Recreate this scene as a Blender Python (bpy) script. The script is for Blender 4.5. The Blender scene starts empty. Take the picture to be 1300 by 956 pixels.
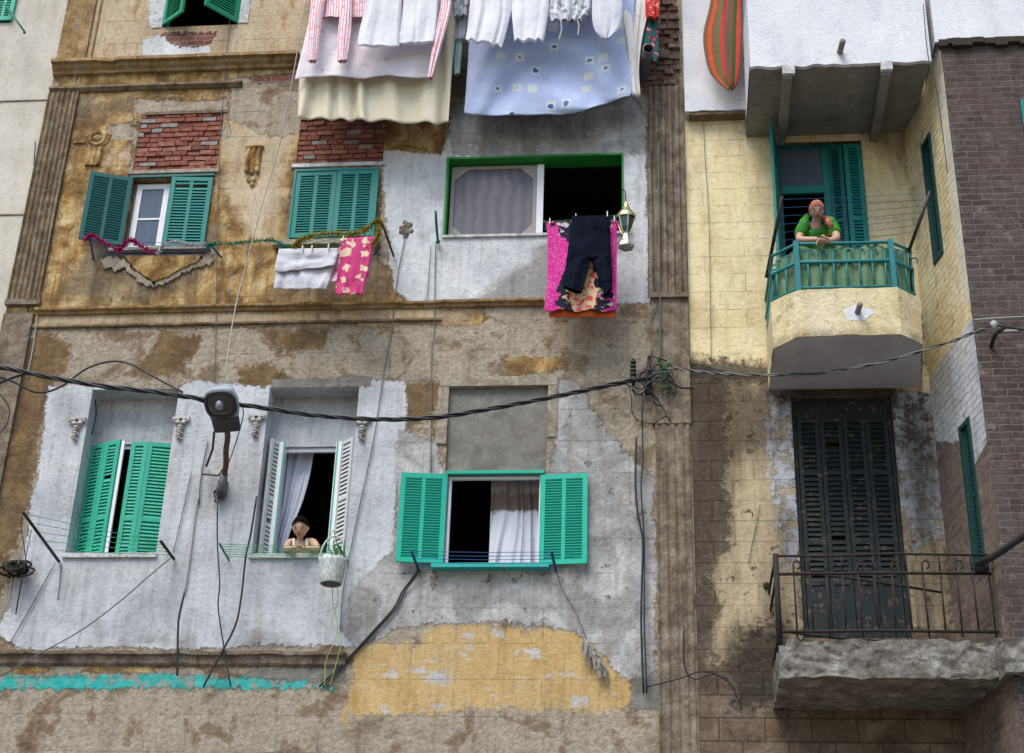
import bpy, math, random
import numpy as np
from mathutils import Vector, Matrix
from mathutils import noise as MN
random.seed(7); RNG = np.random.default_rng(7)
PI = math.pi
sc = bpy.context.scene
COL = sc.collection

# ------------------------------------------------------------------ camera
F = 2000.0
yaw, pitch, roll = -0.11035905, 0.47997776, 0.03421006
fw = np.array([math.sin(yaw)*math.cos(pitch), math.cos(yaw)*math.cos(pitch), math.sin(pitch)])
rt = np.array([math.cos(yaw), -math.sin(yaw), 0.0]); up = np.cross(rt, fw)
rt, up = math.cos(roll)*rt + math.sin(roll)*up, -math.sin(roll)*rt + math.cos(roll)*up
CAM = np.array([0.0, -16.0, 1.6])
def ray(px, py): return fw + rt*(px-650)/F - up*(py-433)/F
def W(px, py, Y=0.0):
    "photo point -> world point on the plane at depth Y"
    d = ray(px, py); t = (Y-CAM[1])/d[1]; return Vector((CAM + d*t).tolist())
def WZ(px, py, Z):
    d = ray(px, py); t = (Z-CAM[2])/d[2]; return Vector((CAM + d*t).tolist())
cd = bpy.data.cameras.new('camera'); cam = bpy.data.objects.new('camera', cd); COL.objects.link(cam)
m = Matrix.Identity(4)
for i in range(3):
    m[i][0] = rt[i]; m[i][1] = up[i]; m[i][2] = -fw[i]; m[i][3] = CAM[i]
cam.matrix_world = m
cd.sensor_width = 36; cd.lens = 36*F/1300; cd.shift_y = -45/1300; cd.clip_end = 2000; cd.clip_start = 0.1
sc.camera = cam

# ------------------------------------------------------------------ node helper
class N:
    def __init__(s, name, rough=0.85, spec=0.25):
        s.m = bpy.data.materials.new(name); s.m.use_nodes = True
        s.t = s.m.node_tree; s.b = s.t.nodes['Principled BSDF']
        s.b.inputs['Roughness'].default_value = rough
        s.b.inputs['Specular IOR Level'].default_value = spec
        s._co = None
    def n(s, typ, **kw):
        x = s.t.nodes.new(typ)
        for k, v in kw.items(): setattr(x, k, v)
        return x
    def put(s, sock, v):
        if isinstance(v, bpy.types.NodeSocket): s.t.links.new(v, sock)
        elif isinstance(v, (tuple, list)) and sock.type == 'RGBA' and len(v) == 3: sock.default_value = (*v, 1)
        else: sock.default_value = v
    def co(s):
        if s._co is None: s._co = s.n('ShaderNodeTexCoord').outputs['Object']
        return s._co
    def geo(s): return s.n('ShaderNodeNewGeometry').outputs['Position']
    def uv(s): return s.n('ShaderNodeTexCoord').outputs['UV']
    def map(s, v, scale=(1,1,1), loc=(0,0,0), rot=(0,0,0)):
        x = s.n('ShaderNodeMapping'); s.put(x.inputs['Vector'], v)
        x.inputs['Scale'].default_value = scale; x.inputs['Location'].default_value = loc; x.inputs['Rotation'].default_value = rot
        return x.outputs[0]
    def noise(s, scale=5, detail=4, rough=0.55, v=None, dist=0.0):
        x = s.n('ShaderNodeTexNoise'); s.put(x.inputs['Vector'], v if v is not None else s.co())
        x.inputs['Scale'].default_value = scale; x.inputs['Detail'].default_value = detail
        x.inputs['Roughness'].default_value = rough; x.inputs['Distortion'].default_value = dist
        return x.outputs['Fac']
    def vor(s, scale=5, v=None, feature='F1', metric='EUCLIDEAN', rnd=1.0, out='Distance'):
        x = s.n('ShaderNodeTexVoronoi', feature=feature)
        if feature != 'DISTANCE_TO_EDGE': x.distance = metric
        s.put(x.inputs['Vector'], v if v is not None else s.co()); x.inputs['Scale'].default_value = scale
        x.inputs['Randomness'].default_value = rnd
        return x.outputs[out]
    def math(s, op, a, b=None, c=None, clamp=False):
        x = s.n('ShaderNodeMath', operation=op, use_clamp=clamp); s.put(x.inputs[0], a)
        if b is not None: s.put(x.inputs[1], b)
        if c is not None: s.put(x.inputs[2], c)
        return x.outputs[0]
    def step(s, v, lo, hi, a=0.0, b=1.0):
        x = s.n('ShaderNodeMapRange'); s.put(x.inputs['Value'], v)
        x.inputs['From Min'].default_value = lo; x.inputs['From Max'].default_value = hi
        x.inputs['To Min'].default_value = a; x.inputs['To Max'].default_value = b
        return x.outputs[0]
    def mix(s, f, a, b, mode='MIX'):
        x = s.n('ShaderNodeMix', data_type='RGBA', blend_type=mode)
        s.put(x.inputs[0], f); s.put(x.inputs[6], a); s.put(x.inputs[7], b)
        return x.outputs[2]
    def ramp(s, f, stops, interp='LINEAR'):
        x = s.n('ShaderNodeValToRGB'); s.put(x.inputs[0], f); r = x.color_ramp; r.interpolation = interp
        while len(r.elements) < len(stops): r.elements.new(0.5)
        for e, (p, c) in zip(r.elements, stops): e.position = p; e.color = (*c, 1)
        return x.outputs[0]
    def attr(s, name):
        return s.n('ShaderNodeAttribute', attribute_name=name).outputs['Fac']
    def sep(s, v):
        x = s.n('ShaderNodeSeparateXYZ'); s.put(x.inputs[0], v); return x.outputs
    def comb(s, x_, y_, z_=0.0):
        x = s.n('ShaderNodeCombineXYZ'); s.put(x.inputs[0], x_); s.put(x.inputs[1], y_); s.put(x.inputs[2], z_); return x.outputs[0]
    def bump(s, h, dist=0.01, strength=1.0, prev=None):
        x = s.n('ShaderNodeBump'); s.put(x.inputs['Height'], h)
        x.inputs['Distance'].default_value = dist; x.inputs['Strength'].default_value = strength
        if prev is not None: s.put(x.inputs['Normal'], prev)
        return x.outputs[0]
    def done(s, color, normal=None, rough=None):
        s.put(s.b.inputs['Base Color'], color)
        if normal is not None: s.put(s.b.inputs['Normal'], normal)
        if rough is not None: s.put(s.b.inputs['Roughness'], rough)
        return s.m

# ------------------------------------------------------------------ mesh builder
class MB:
    def __init__(s): s.v = []; s.f = []; s.m = []; s.cur = 0; s.sm = []; s.smooth = False
    def add(s, vs, fs):
        k = len(s.v); s.v += [tuple(v) for v in vs]
        for f in fs: s.f.append([k+i for i in f]); s.m.append(s.cur); s.sm.append(s.smooth)
        return s
    def box(s, a, b):
        x0, y0, z0 = [min(a[i], b[i]) for i in range(3)]; x1, y1, z1 = [max(a[i], b[i]) for i in range(3)]
        return s.add([(x0,y0,z0),(x1,y0,z0),(x1,y1,z0),(x0,y1,z0),(x0,y0,z1),(x1,y0,z1),(x1,y1,z1),(x0,y1,z1)],
              [(0,3,2,1),(4,5,6,7),(0,1,5,4),(1,2,6,5),(2,3,7,6),(3,0,4,7)])
    def obox(s, o, u, v, w, a, b):
        "box in a local frame o,u,v,w from a to b"
        o, u, v, w = Vector(o), Vector(u), Vector(v), Vector(w)
        P = [o + u*x + v*y + w*z for x, y, z in [(a[0],a[1],a[2]),(b[0],a[1],a[2]),(b[0],b[1],a[2]),(a[0],b[1],a[2]),(a[0],a[1],b[2]),(b[0],a[1],b[2]),(b[0],b[1],b[2]),(a[0],b[1],b[2])]]
        return s.add(P, [(0,3,2,1),(4,5,6,7),(0,1,5,4),(1,2,6,5),(2,3,7,6),(3,0,4,7)])
    def quad(s, *p): return s.add(p, [tuple(range(len(p)))])
    def tube(s, pts, r, n=6, cap=True):
        pts = [Vector(p) for p in pts]; rs = r if isinstance(r, (list, tuple)) else [r]*len(pts)
        t0 = (pts[1]-pts[0]).normalized(); a = Vector((0,0,1)) if abs(t0.z) < .9 else Vector((1,0,0))
        nrm = t0.cross(a).normalized(); vs = []; fs = []
        for i, p in enumerate(pts):
            t = (pts[min(i+1,len(pts)-1)] - pts[max(i-1,0)])
            t = t.normalized() if t.length > 1e-9 else t0
            nrm = (nrm - t*nrm.dot(t)); nrm = nrm.normalized() if nrm.length > 1e-6 else t.orthogonal().normalized()
            bn = t.cross(nrm)
            for k in range(n):
                an = 2*PI*k/n; vs.append(p + (nrm*math.cos(an) + bn*math.sin(an))*rs[i])
        for i in range(len(pts)-1):
            for k in range(n): fs.append((i*n+k, i*n+(k+1)%n, (i+1)*n+(k+1)%n, (i+1)*n+k))
        if cap: fs.append(tuple(range(n))[::-1]); fs.append(tuple((len(pts)-1)*n+k for k in range(n)))
        o = s.smooth; s.smooth = n > 5; s.add(vs, fs); s.smooth = o; return s
    def ball(s, c, r, nu=10, nv=7, M=None):
        c = Vector(c); r = Vector(r) if not isinstance(r, (int, float)) else Vector((r,r,r)); vs = []; fs = []
        for j in range(nv+1):
            th = PI*j/nv
            for i in range(nu):
                ph = 2*PI*i/nu; p = Vector((math.sin(th)*math.cos(ph)*r.x, math.sin(th)*math.sin(ph)*r.y, math.cos(th)*r.z))
                if M is not None: p = M @ p
                vs.append(c+p)
        for j in range(nv):
            for i in range(nu): fs.append((j*nu+i, (j+1)*nu+i, (j+1)*nu+(i+1)%nu, j*nu+(i+1)%nu))
        o = s.smooth; s.smooth = True; s.add(vs, fs); s.smooth = o; return s
    def lathe(s, o, prof, axis=(0,0,1), n=14, smooth=True):
        o = Vector(o); ax = Vector(axis).normalized(); u = ax.orthogonal().normalized(); v = ax.cross(u); vs = []; fs = []
        for r, h in prof:
            for k in range(n):
                a = 2*PI*k/n; vs.append(o + ax*h + (u*math.cos(a)+v*math.sin(a))*max(r,1e-4))
        for i in range(len(prof)-1):
            for k in range(n): fs.append((i*n+k, i*n+(k+1)%n, (i+1)*n+(k+1)%n, (i+1)*n+k))
        q = s.smooth; s.smooth = smooth; s.add(vs, fs); s.smooth = q; return s
    def prism(s, poly, y0, y1):
        "poly of (x,z), extruded in Y"
        n = len(poly); vs = [(x, y0, z) for x, z in poly] + [(x, y1, z) for x, z in poly]
        return s.add(vs, [tuple(range(n)), tuple(range(2*n-1, n-1, -1))] + [(i, i+n, (i+1)%n+n, (i+1)%n) for i in range(n)])
    def hprism(s, poly, z0, z1):
        n = len(poly); vs = [(x, y, z0) for x, y in poly] + [(x, y, z1) for x, y in poly]
        return s.add(vs, [tuple(range(n))[::-1], tuple(range(n, 2*n))] + [(i, (i+1)%n, (i+1)%n+n, i+n) for i in range(n)])
    def build(s, name, mats, parent=None, uv=None, attrs=None):
        if not isinstance(mats, (list, tuple)): mats = [mats]
        base = Vector(parent['_b']) if parent is not None and '_b' in parent else Vector((0,0,0))
        me = bpy.data.meshes.new(name)
        me.from_pydata([(v[0]-base.x, v[1]-base.y, v[2]-base.z) for v in s.v], [], s.f)
        for mm in mats: me.materials.append(mm)
        me.polygons.foreach_set('material_index', s.m); me.polygons.foreach_set('use_smooth', s.sm)
        if uv is not None:
            l = me.uv_layers.new(name='UVMap'); idx = np.zeros(len(me.loops), int); me.loops.foreach_get('vertex_index', idx)
            l.data.foreach_set('uv', np.asarray(uv, dtype=np.float32)[idx].ravel())
        for k, a in (attrs or {}).items():
            t = me.attributes.new(k, 'FLOAT', 'POINT'); t.data.foreach_set('value', np.asarray(a, dtype=np.float32))
        me.update()
        o = bpy.data.objects.new(name, me); COL.objects.link(o)
        if parent is not None: o.parent = parent; o['_b'] = list(base)
        return o
ROOTS = []
def thing(name, label, cat, base, group=None):
    o = bpy.data.objects.new(name, None); COL.objects.link(o); o.empty_display_size = .1
    o.location = base; o['_b'] = list(base); o['label'] = label; o['category'] = cat
    if group: o['group'] = group
    ROOTS.append(o); return o
def single(mb, name, mat, label, cat, group=None, uv=None, base=None):
    "a thing that is one mesh, origin at its own middle"
    b = Vector(base) if base is not None else sum((Vector(v) for v in mb.v), Vector()) / len(mb.v)
    mb.v = [tuple(Vector(v)-b) for v in mb.v]
    o = mb.build(name, mat, None, uv=uv); o.location = b; o['_b'] = list(b)
    o['label'] = label; o['category'] = cat
    if group: o['group'] = group
    return o
def smoothpath(pts, k=6):
    "Catmull-Rom through points"
    pts = [Vector(p) for p in pts]; q = [pts[0]*2-pts[1]] + pts + [pts[-1]*2-pts[-2]]; out = []
    for i in range(1, len(q)-2):
        for j in range(k):
            t = j/k; a, b, c, d = q[i-1], q[i], q[i+1], q[i+2]
            out.append(0.5*((2*b) + (c-a)*t + (2*a-5*b+4*c-d)*t*t + (3*b-a-3*c+d)*t**3))
    out.append(pts[-1]); return out
def pathpx(l, Y=-0.03, k=5):
    "list of (px,py[,Y]) to a smooth world path"
    return smoothpath([W(p[0], p[1], p[2] if len(p) > 2 else Y) for p in l], k)

# ------------------------------------------------------------------ plain materials
def paint(name, col, rough=0.55, wear=0.35, dirt=(0.10,0.085,0.07), bump=0.002, spec=.3, chip=None):
    s = N(name, rough, spec)
    a = s.noise(7, 6, .6); b = s.noise(45, 4, .6, v=s.map(s.co(), (1,1,.25)))
    c = s.mix(s.step(b, .35, .75, 0, .35), col, tuple(x*.72 for x in col))
    c = s.mix(s.step(a, .35, .7, 0, .25), c, tuple(min(1, x*1.25+.02) for x in col))
    d = s.math('MULTIPLY', s.step(s.noise(14, 8, .7), .56, .66), wear)
    c = s.mix(d, c, dirt)
    if chip: c = s.mix(s.step(s.noise(28, 6, .7), .64, .66, 0, .8), c, chip)
    return s.done(c, s.bump(s.noise(60, 4), bump, .5))
def metal(name, col, rough=.5, rust=0.5, metallic=.6):
    s = N(name, rough, .4); s.b.inputs['Metallic'].default_value = metallic
    c = s.mix(s.math('MULTIPLY', s.step(s.noise(25, 6, .7), .45, .6), rust), col, (.14, .06, .03))
    return s.done(c, s.bump(s.noise(90, 3), .001, .6))
def flat(name, col, rough=.8, spec=.2):
    s = N(name, rough, spec); c = s.mix(s.noise(18, 5), tuple(x*.8 for x in col), tuple(min(1, x*1.15) for x in col))
    return s.done(c)
M = {}
M['teal'] = paint('dark_teal_paint', (.006,.105,.105), .5, .6, dirt=(.03,.05,.05), chip=(.10,.22,.21))
M['teal_dark'] = paint('dark_green_window_paint', (.006,.045,.042), .5, .6, dirt=(.03,.03,.03), chip=(.06,.12,.11))
M['teal_bright'] = paint('teal_paint', (.006,.185,.165), .5, .55, dirt=(.04,.09,.08), chip=(.18,.32,.29))
M['greendark'] = paint('green_shutter_paint', (.01,.26,.13), .5, .4)
M['mint'] = paint('mint_paint', (.030,.37,.25), .5, .85, dirt=(.05,.19,.13), chip=(.3,.6,.5))
M['mint2'] = paint('sea_green_paint', (.010,.40,.28), .45, .6, dirt=(.03,.25,.17))
M['whiteshut'] = paint('grey_white_shutter_paint', (.55,.57,.58), .6, .4, dirt=(.25,.24,.22))
M['whiteframe'] = paint('white_frame_paint', (.72,.74,.77), .45, .25, dirt=(.4,.38,.34))
M['frame_taupe'] = paint('taupe_frame', (.30,.27,.25), .5, .3)
M['vgreen'] = paint('vivid_green_paint', (.015,.20,.03), .5, .2)
M['blackgreen'] = paint('black_green_door_paint', (.006,.011,.012), .6, 1.0, dirt=(.10,.065,.045), chip=(.10,.14,.15))
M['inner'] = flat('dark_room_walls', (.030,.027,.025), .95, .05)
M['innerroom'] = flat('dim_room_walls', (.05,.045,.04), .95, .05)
M['rail_teal'] = paint('teal_rail_paint', (.010,.17,.18), .45, .6, dirt=(.03,.06,.06), chip=(.10,.22,.21))
M['iron'] = metal('rusty_iron', (.016,.014,.014), .85, .12, .05)
M['blackiron'] = metal('dark_iron', (.02,.025,.03), .6, .3, .2)
M['cable'] = flat('black_cable', (.014,.017,.022), .45, .4)
M['cable_grey'] = flat('grey_wire', (.13,.13,.13), .6, .3)
M['cable_white'] = flat('pale_wire', (.36,.36,.35), .6, .3)
M['bluewire'] = flat('blue_plastic_line', (.02,.10,.28), .5, .3)
M['greenwire'] = flat('green_plastic_line', (.03,.30,.12), .5, .3)
M['bluepaint'] = paint('blue_bracket_paint', (.01,.10,.20), .5, .3)
M['greenbracket'] = paint('green_bracket_paint', (.01,.16,.10), .5, .3)
M['rustpipe'] = metal('brown_rusty_pipe', (.10,.06,.035), .8, .8, .1)
M['greymetal'] = metal('grey_weathered_metal', (.14,.15,.17), .5, .25, .4)
M['lampbody'] = metal('dark_grey_lamp_casing', (.035,.04,.047), .6, .1, .1)
M['lamptop'] = flat('pale_grey_lamp_cover', (.33,.37,.43), .5)
M['pipe_cement'] = flat('cement_pipe', (.22,.20,.18), .9)
s = N('window_glass_bluish', .08, .5); M['glass_blue'] = s.done(s.mix(s.noise(3,2,v=s.map(s.co(),(4,1,.6))), (.05,.075,.11), (.11,.14,.19)))
s = N('net_screen_glass', .35, .4)
cz = s.sep(s.co())
rip = s.math('SINE', s.math('MULTIPLY', s.math('ADD', cz[0], s.math('MULTIPLY', s.noise(2,2), .25)), 42))
c = s.mix(s.step(rip, -1, 1), (.085,.08,.10), (.13,.12,.15)); c = s.mix(s.step(s.noise(1.6,3), .4,.7,0,.5), c, (.09,.10,.13))
M['glass_net'] = s.done(c)
s = N('lamp_glass', .12, .6); M['lampglass'] = s.done((.045,.045,.048))
s = N('lamp_reflector', .3, .6); s.b.inputs['Metallic'].default_value = .3; M['reflector'] = s.done((.25,.26,.28))
s = N('skin', .55, .3); M['skin'] = s.done(s.mix(s.noise(25,3), (.50,.29,.19), (.58,.36,.25)))
s = N('skin_woman', .55, .3); M['skin2'] = s.done(s.mix(s.noise(25,3), (.44,.26,.18), (.52,.33,.24)))
M['hair'] = flat('black_hair', (.006,.005,.005), .9, .03)
M['eye'] = flat('dark_features', (.03,.02,.018), .5)
M['lips'] = flat('lips', (.26,.10,.085), .5)
s = N('gold_brass', .3, .5); s.b.inputs['Metallic'].default_value = .85; M['gold'] = s.done(s.mix(s.noise(30,3), (.55,.45,.20), (.75,.68,.42)))
s = N('silver_plastic', .25, .6); s.b.inputs['Metallic'].default_value = .6; M['silver'] = s.done(s.mix(s.noise(40,3), (.45,.44,.40), (.8,.8,.76)))
s = N('lantern_blue_glass', .1, .6); M['lanternglass'] = s.done((.01,.05,.08))
def tinselmat(name, a, b):
    s = N(name, .25, .6); s.b.inputs['Metallic'].default_value = .55
    return s.done(s.ramp(s.noise(120, 2), [(.35, a), (.65, b)]))
M['t_pink'] = tinselmat('pink_tinsel', (.30,.01,.10), (.65,.05,.26)); M['t_silver'] = tinselmat('silver_tinsel', (.35,.36,.40), (.8,.82,.85))
M['t_green'] = tinselmat('green_tinsel', (.01,.14,.08), (.05,.45,.30)); M['t_gold'] = tinselmat('gold_tinsel', (.20,.15,.01), (.65,.52,.06))

# ------------------------------------------------------------------ masonry colours as node groups of functions
def streak(s, sc_=7, k=.12): return s.noise(sc_, 7, .6, v=s.map(s.co(), (1,1,k)))
def brickpat(s, vec, w=.24, h=.078, mort=.012, sq=1, off=.5):
    x = s.n('ShaderNodeTexBrick', offset=off); s.put(x.inputs['Vector'], vec)
    x.inputs['Color1'].default_value = (0,0,0,1); x.inputs['Color2'].default_value = (1,1,1,1); x.inputs['Mortar'].default_value = (.5,.5,.5,1)
    x.inputs['Scale'].default_value = 1; x.inputs['Mortar Size'].default_value = mort; x.inputs['Mortar Smooth'].default_value = .35
    x.inputs['Brick Width'].default_value = w; x.inputs['Row Height'].default_value = h; x.inputs['Bias'].default_value = 0
    return x.outputs['Color'], x.outputs['Fac']
def c_render(s):
    n1 = s.noise(2.3, 8, .62, dist=.4); n2 = s.noise(22, 8, .7)
    c = s.ramp(n1, [(.30,(.15,.10,.058)),(.42,(.26,.195,.13)),(.48,(.44,.38,.295)),(.60,(.36,.305,.235)),(.72,(.20,.145,.09))])
    c = s.mix(s.step(n2, .42, .72, 0, .6), c, (.12,.088,.062)); return s.mix(s.step(s.noise(10,8,.75), .54,.62,0,.55), c, (.43,.385,.32))
def grit(s, c, k=1.0):
    g = s.noise(15, 6, .72); c = s.mix(s.step(g, .50, .68, 0, .42*k), c, s.mix(1.0, c, (.48,.43,.38), 'MULTIPLY')); c = s.mix(s.step(g, .32, .46, .25*k, 0), c, s.mix(.3, c, (.8,.77,.72)))
    f = s.noise(2.2, 5, .6, v=s.map(s.co(), (2.2,1,.35), (3,0,1))); c = s.mix(s.step(f, .50, .70, 0, .32*k), c, s.mix(1.0, c, (.50,.44,.38), 'MULTIPLY'))
    d = s.noise(8, 9, .8); return s.mix(s.step(d, .60, .64, 0, .5*k), c, s.mix(1.0, c, (.40,.34,.29), 'MULTIPLY'))
def c_brownp(s):
    n = s.noise(4, 8, .65, dist=.5); c = s.ramp(n, [(.3,(.085,.050,.022)),(.5,(.165,.105,.050)),(.7,(.25,.165,.082))])
    return s.mix(s.step(streak(s, 6, .12), .54, .64, 0, .6), c, (.085,.058,.036))
def c_ochre(s):
    st = streak(s, 3.5, .3); n = s.noise(3.2, 7, .62, dist=.6)
    c = s.ramp(n, [(.30,(.105,.055,.018)),(.42,(.235,.130,.042)),(.51,(.42,.26,.095)),(.60,(.58,.42,.19)),(.72,(.66,.53,.34))])
    c = s.mix(s.step(st, .48, .62, 0, .75), c, (.15,.088,.038)); dr = s.noise(11, 7, .6, v=s.map(s.co(), (1.3,1,.07))); c = s.mix(s.step(dr, .52, .64, 0, .6), c, (.12,.078,.042)); c = s.mix(s.step(s.noise(6,8,.72,dist=.6), .57,.63,0,.55), c, (.50,.41,.28)); return s.mix(s.step(s.noise(28,6,.7), .5,.75,0,.5), c, (.16,.10,.05))
def c_peach(s):
    n = s.noise(2.2, 6, .6); st = streak(s, 5, .35)
    c = s.ramp(n, [(.32,(.42,.31,.19)),(.5,(.52,.41,.28)),(.68,(.58,.48,.35))])
    c = s.mix(s.step(st, .56, .66, 0, .8), c, (.33,.19,.07)); return s.mix(s.step(s.noise(30,6,.7), .52,.75,0,.4), c, (.25,.18,.11))
def c_white(s):
    n = s.noise(1.7, 7, .6); st = streak(s, 6, .15)
    c = s.ramp(n, [(.30,(.45,.47,.50)),(.5,(.61,.63,.66)),(.7,(.72,.73,.74))])
    gz_ = s.sep(s.geo())[2]; c = s.mix(s.step(s.math('ADD', gz_, s.math('MULTIPLY', s.math('SUBTRACT', s.noise(1.1,5,.6), .5), 1.6)), 9.3, 10.2, .85, 0), c, s.mix(1.0, c, (.82,.835,.855), 'MULTIPLY'))  # white greyed towards the lower floors: the street's shade put into the colour
    c = s.mix(s.step(st, .52, .72, 0, .45), c, (.36,.37,.37)); c = s.mix(s.step(s.noise(3.1,8,.7,dist=.7), .54,.66,0,.45), c, (.33,.33,.33)); return s.mix(s.step(s.noise(35,6,.7), .55,.8,0,.35), c, (.34,.32,.29))
def c_grey(s):
    n = s.noise(2.6, 8, .65, dist=.5); st = streak(s, 6, .18)
    c = s.ramp(n, [(.32,(.21,.205,.20)),(.47,(.33,.33,.33)),(.58,(.46,.46,.46)),(.7,(.55,.55,.55))])
    c = s.mix(s.step(st, .5, .66, 0, .6), c, (.30,.26,.21)); return s.mix(s.step(s.noise(30,6,.75), .54,.72,0,.5), c, (.2,.17,.14))
def c_cement(s):
    n = s.noise(3.4, 8, .65, dist=.8); return s.ramp(n, [(.3,(.135,.125,.11)),(.5,(.20,.19,.17)),(.7,(.28,.265,.24))])
def c_yellow(s):
    wn = s.step(s.noise(2.6, 9, .72, v=s.map(s.co(), (1,1,1.8))), .55, .60)
    wn2 = s.step(s.noise(7, 8, .72), .56, .62, 0, .6)
    n = s.noise(1.8, 7, .6); st = streak(s, 5, .3)
    c = s.ramp(n, [(.3,(.42,.28,.11)),(.5,(.54,.375,.165)),(.7,(.59,.44,.23))])
    c = s.mix(s.step(st, .54, .68, 0, .5), c, (.38,.22,.06)); c = s.mix(wn, c, s.mix(s.noise(6,5), (.42,.42,.42), (.55,.55,.55))); c = s.mix(wn2, c, (.62,.47,.24)); return s.mix(s.step(s.noise(30,6,.7), .55,.8,0,.35), c, (.32,.25,.16))
def c_cream(s, vec):
    n = s.noise(1.6, 7, .6); st = streak(s, 5, .4)
    c = s.ramp(n, [(.3,(.62,.50,.28)),(.5,(.75,.64,.39)),(.7,(.80,.71,.50))])
    c = s.mix(s.step(st, .52, .7, 0, .5), c, (.46,.33,.17)); return s.mix(s.step(s.noise(26,6,.72), .56,.72,0,.5), c, (.33,.26,.17))
def c_brick(s, vec, a=(.20,.065,.05), b=(.30,.115,.085), mor=(.27,.23,.19), **k):
    vec2 = s.n('ShaderNodeVectorMath', operation='ADD'); s.put(vec2.inputs[0], vec)
    nz = s.n('ShaderNodeTexNoise'); s.put(nz.inputs['Vector'], vec); nz.inputs['Scale'].default_value = 9; nz.inputs['Detail'].default_value = 3
    sub = s.n('ShaderNodeVectorMath', operation='MULTIPLY_ADD'); s.put(sub.inputs[0], nz.outputs['Color']); sub.inputs[1].default_value = (.035,.035,0); sub.inputs[2].default_value = (-.017,-.017,0)
    s.put(vec2.inputs[1], sub.outputs[0]); vec = vec2.outputs[0]
    col, fac = brickpat(s, vec, **k)
    t = s.sep(col)[0]; c = s.mix(t, a, b); c = s.mix(s.step(s.noise(16,7,.7), .42,.7,0,.7), c, tuple(x*.5 for x in a))
    c = s.mix(s.step(s.noise(5,5,.6), .62,.68,0,.55), c, (.30,.27,.25))
    c = s.mix(s.math('MULTIPLY', fac, .85), c, mor); return c, fac

# ------------------------------------------------------------------ wall sheet with painted-layer attributes
def sdf(poly, X, Z):
    P = np.array(poly); d = np.full(X.shape, 1e9); ins = np.zeros(X.shape, bool); n = len(P)
    for i in range(n):
        a, b = P[i], P[(i+1)%n]; e = b-a; L = (e**2).sum()+1e-12
        t = np.clip(((X-a[0])*e[0]+(Z-a[1])*e[1])/L, 0, 1)
        d = np.minimum(d, np.hypot(X-a[0]-t*e[0], Z-a[1]-t*e[1]))
        c = (a[1] > Z) != (b[1] > Z)
        with np.errstate(divide='ignore', invalid='ignore'): xi = (b[0]-a[0])*(Z-a[1])/(b[1]-a[1]+1e-15)+a[0]
        ins ^= c & (X < xi)
    return np.where(ins, d, -d)
def pxpoly(l, Y=0.0): return [(W(x, y, Y).x, W(x, y, Y).z) for x, y in l]
def wallsheet(xs, zs, holes, layers, Y=0.0, P=None):
    "returns MB + attrs. P maps (s,z)->world; layers: {name:[poly,...]} in world s,z"
    hx = sorted(set(np.round(list(xs) + [h[0] for h in holes] + [h[1] for h in holes], 4)))
    hz = sorted(set(np.round(list(zs) + [h[2] for h in holes] + [h[3] for h in holes], 4)))
    hx = np.array(hx); hz = np.array(hz); X, Z = np.meshgrid(hx, hz)
    nx, nz = len(hx), len(hz); mb = MB(); Xf, Zf = X.ravel(), Z.ravel()
    mb.v = [P(x, z) for x, z in zip(Xf, Zf)] if P else [(x, Y, z) for x, z in zip(Xf, Zf)]
    cx = (hx[1:]+hx[:-1])/2; cz = (hz[1:]+hz[:-1])/2; CX, CZ = np.meshgrid(cx, cz); keep = np.ones(CX.shape, bool)
    for a, b, c, d in holes: keep &= ~((CX > a) & (CX < b) & (CZ > c) & (CZ < d))
    J, I = np.nonzero(keep); k = J*nx+I
    mb.f = np.stack([k, k+1, k+1+nx, k+nx], 1).tolist(); mb.m = [0]*len(mb.f); mb.sm = [False]*len(mb.f)
    at = {}
    for name, polys in layers.items():
        d = np.full(Xf.shape, -1e9)
        for p in polys: d = np.maximum(d, sdf(p, Xf, Zf))
        at[name] = np.clip(d, -.5, .5)
    return mb, at
def frange(a, b, st): return list(np.linspace(a, b, max(2, int(round((b-a)/st))+1)))
def reveal(mb, h, y0, y1, close=False):
    a, b, c, d = h
    mb.quad((a,y0,c),(a,y1,c),(a,y1,d),(a,y0,d)); mb.quad((b,y0,c),(b,y0,d),(b,y1,d),(b,y1,c))
    mb.quad((a,y0,d),(a,y1,d),(b,y1,d),(b,y0,d)); mb.quad((a,y0,c),(b,y0,c),(b,y1,c),(a,y1,c))
    if close: mb.quad((a,y1,c),(b,y1,c),(b,y1,d),(a,y1,d))
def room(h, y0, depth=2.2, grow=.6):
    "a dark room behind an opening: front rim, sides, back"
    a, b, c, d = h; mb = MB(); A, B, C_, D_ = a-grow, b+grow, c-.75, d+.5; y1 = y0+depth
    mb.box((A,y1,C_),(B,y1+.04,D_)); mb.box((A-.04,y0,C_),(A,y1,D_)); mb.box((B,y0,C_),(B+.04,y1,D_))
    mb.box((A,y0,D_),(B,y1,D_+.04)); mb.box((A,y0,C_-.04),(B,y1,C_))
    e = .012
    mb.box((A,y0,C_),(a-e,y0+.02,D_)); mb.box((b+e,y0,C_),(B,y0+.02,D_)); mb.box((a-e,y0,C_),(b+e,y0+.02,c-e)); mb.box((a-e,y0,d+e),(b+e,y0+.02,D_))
    return mb
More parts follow.
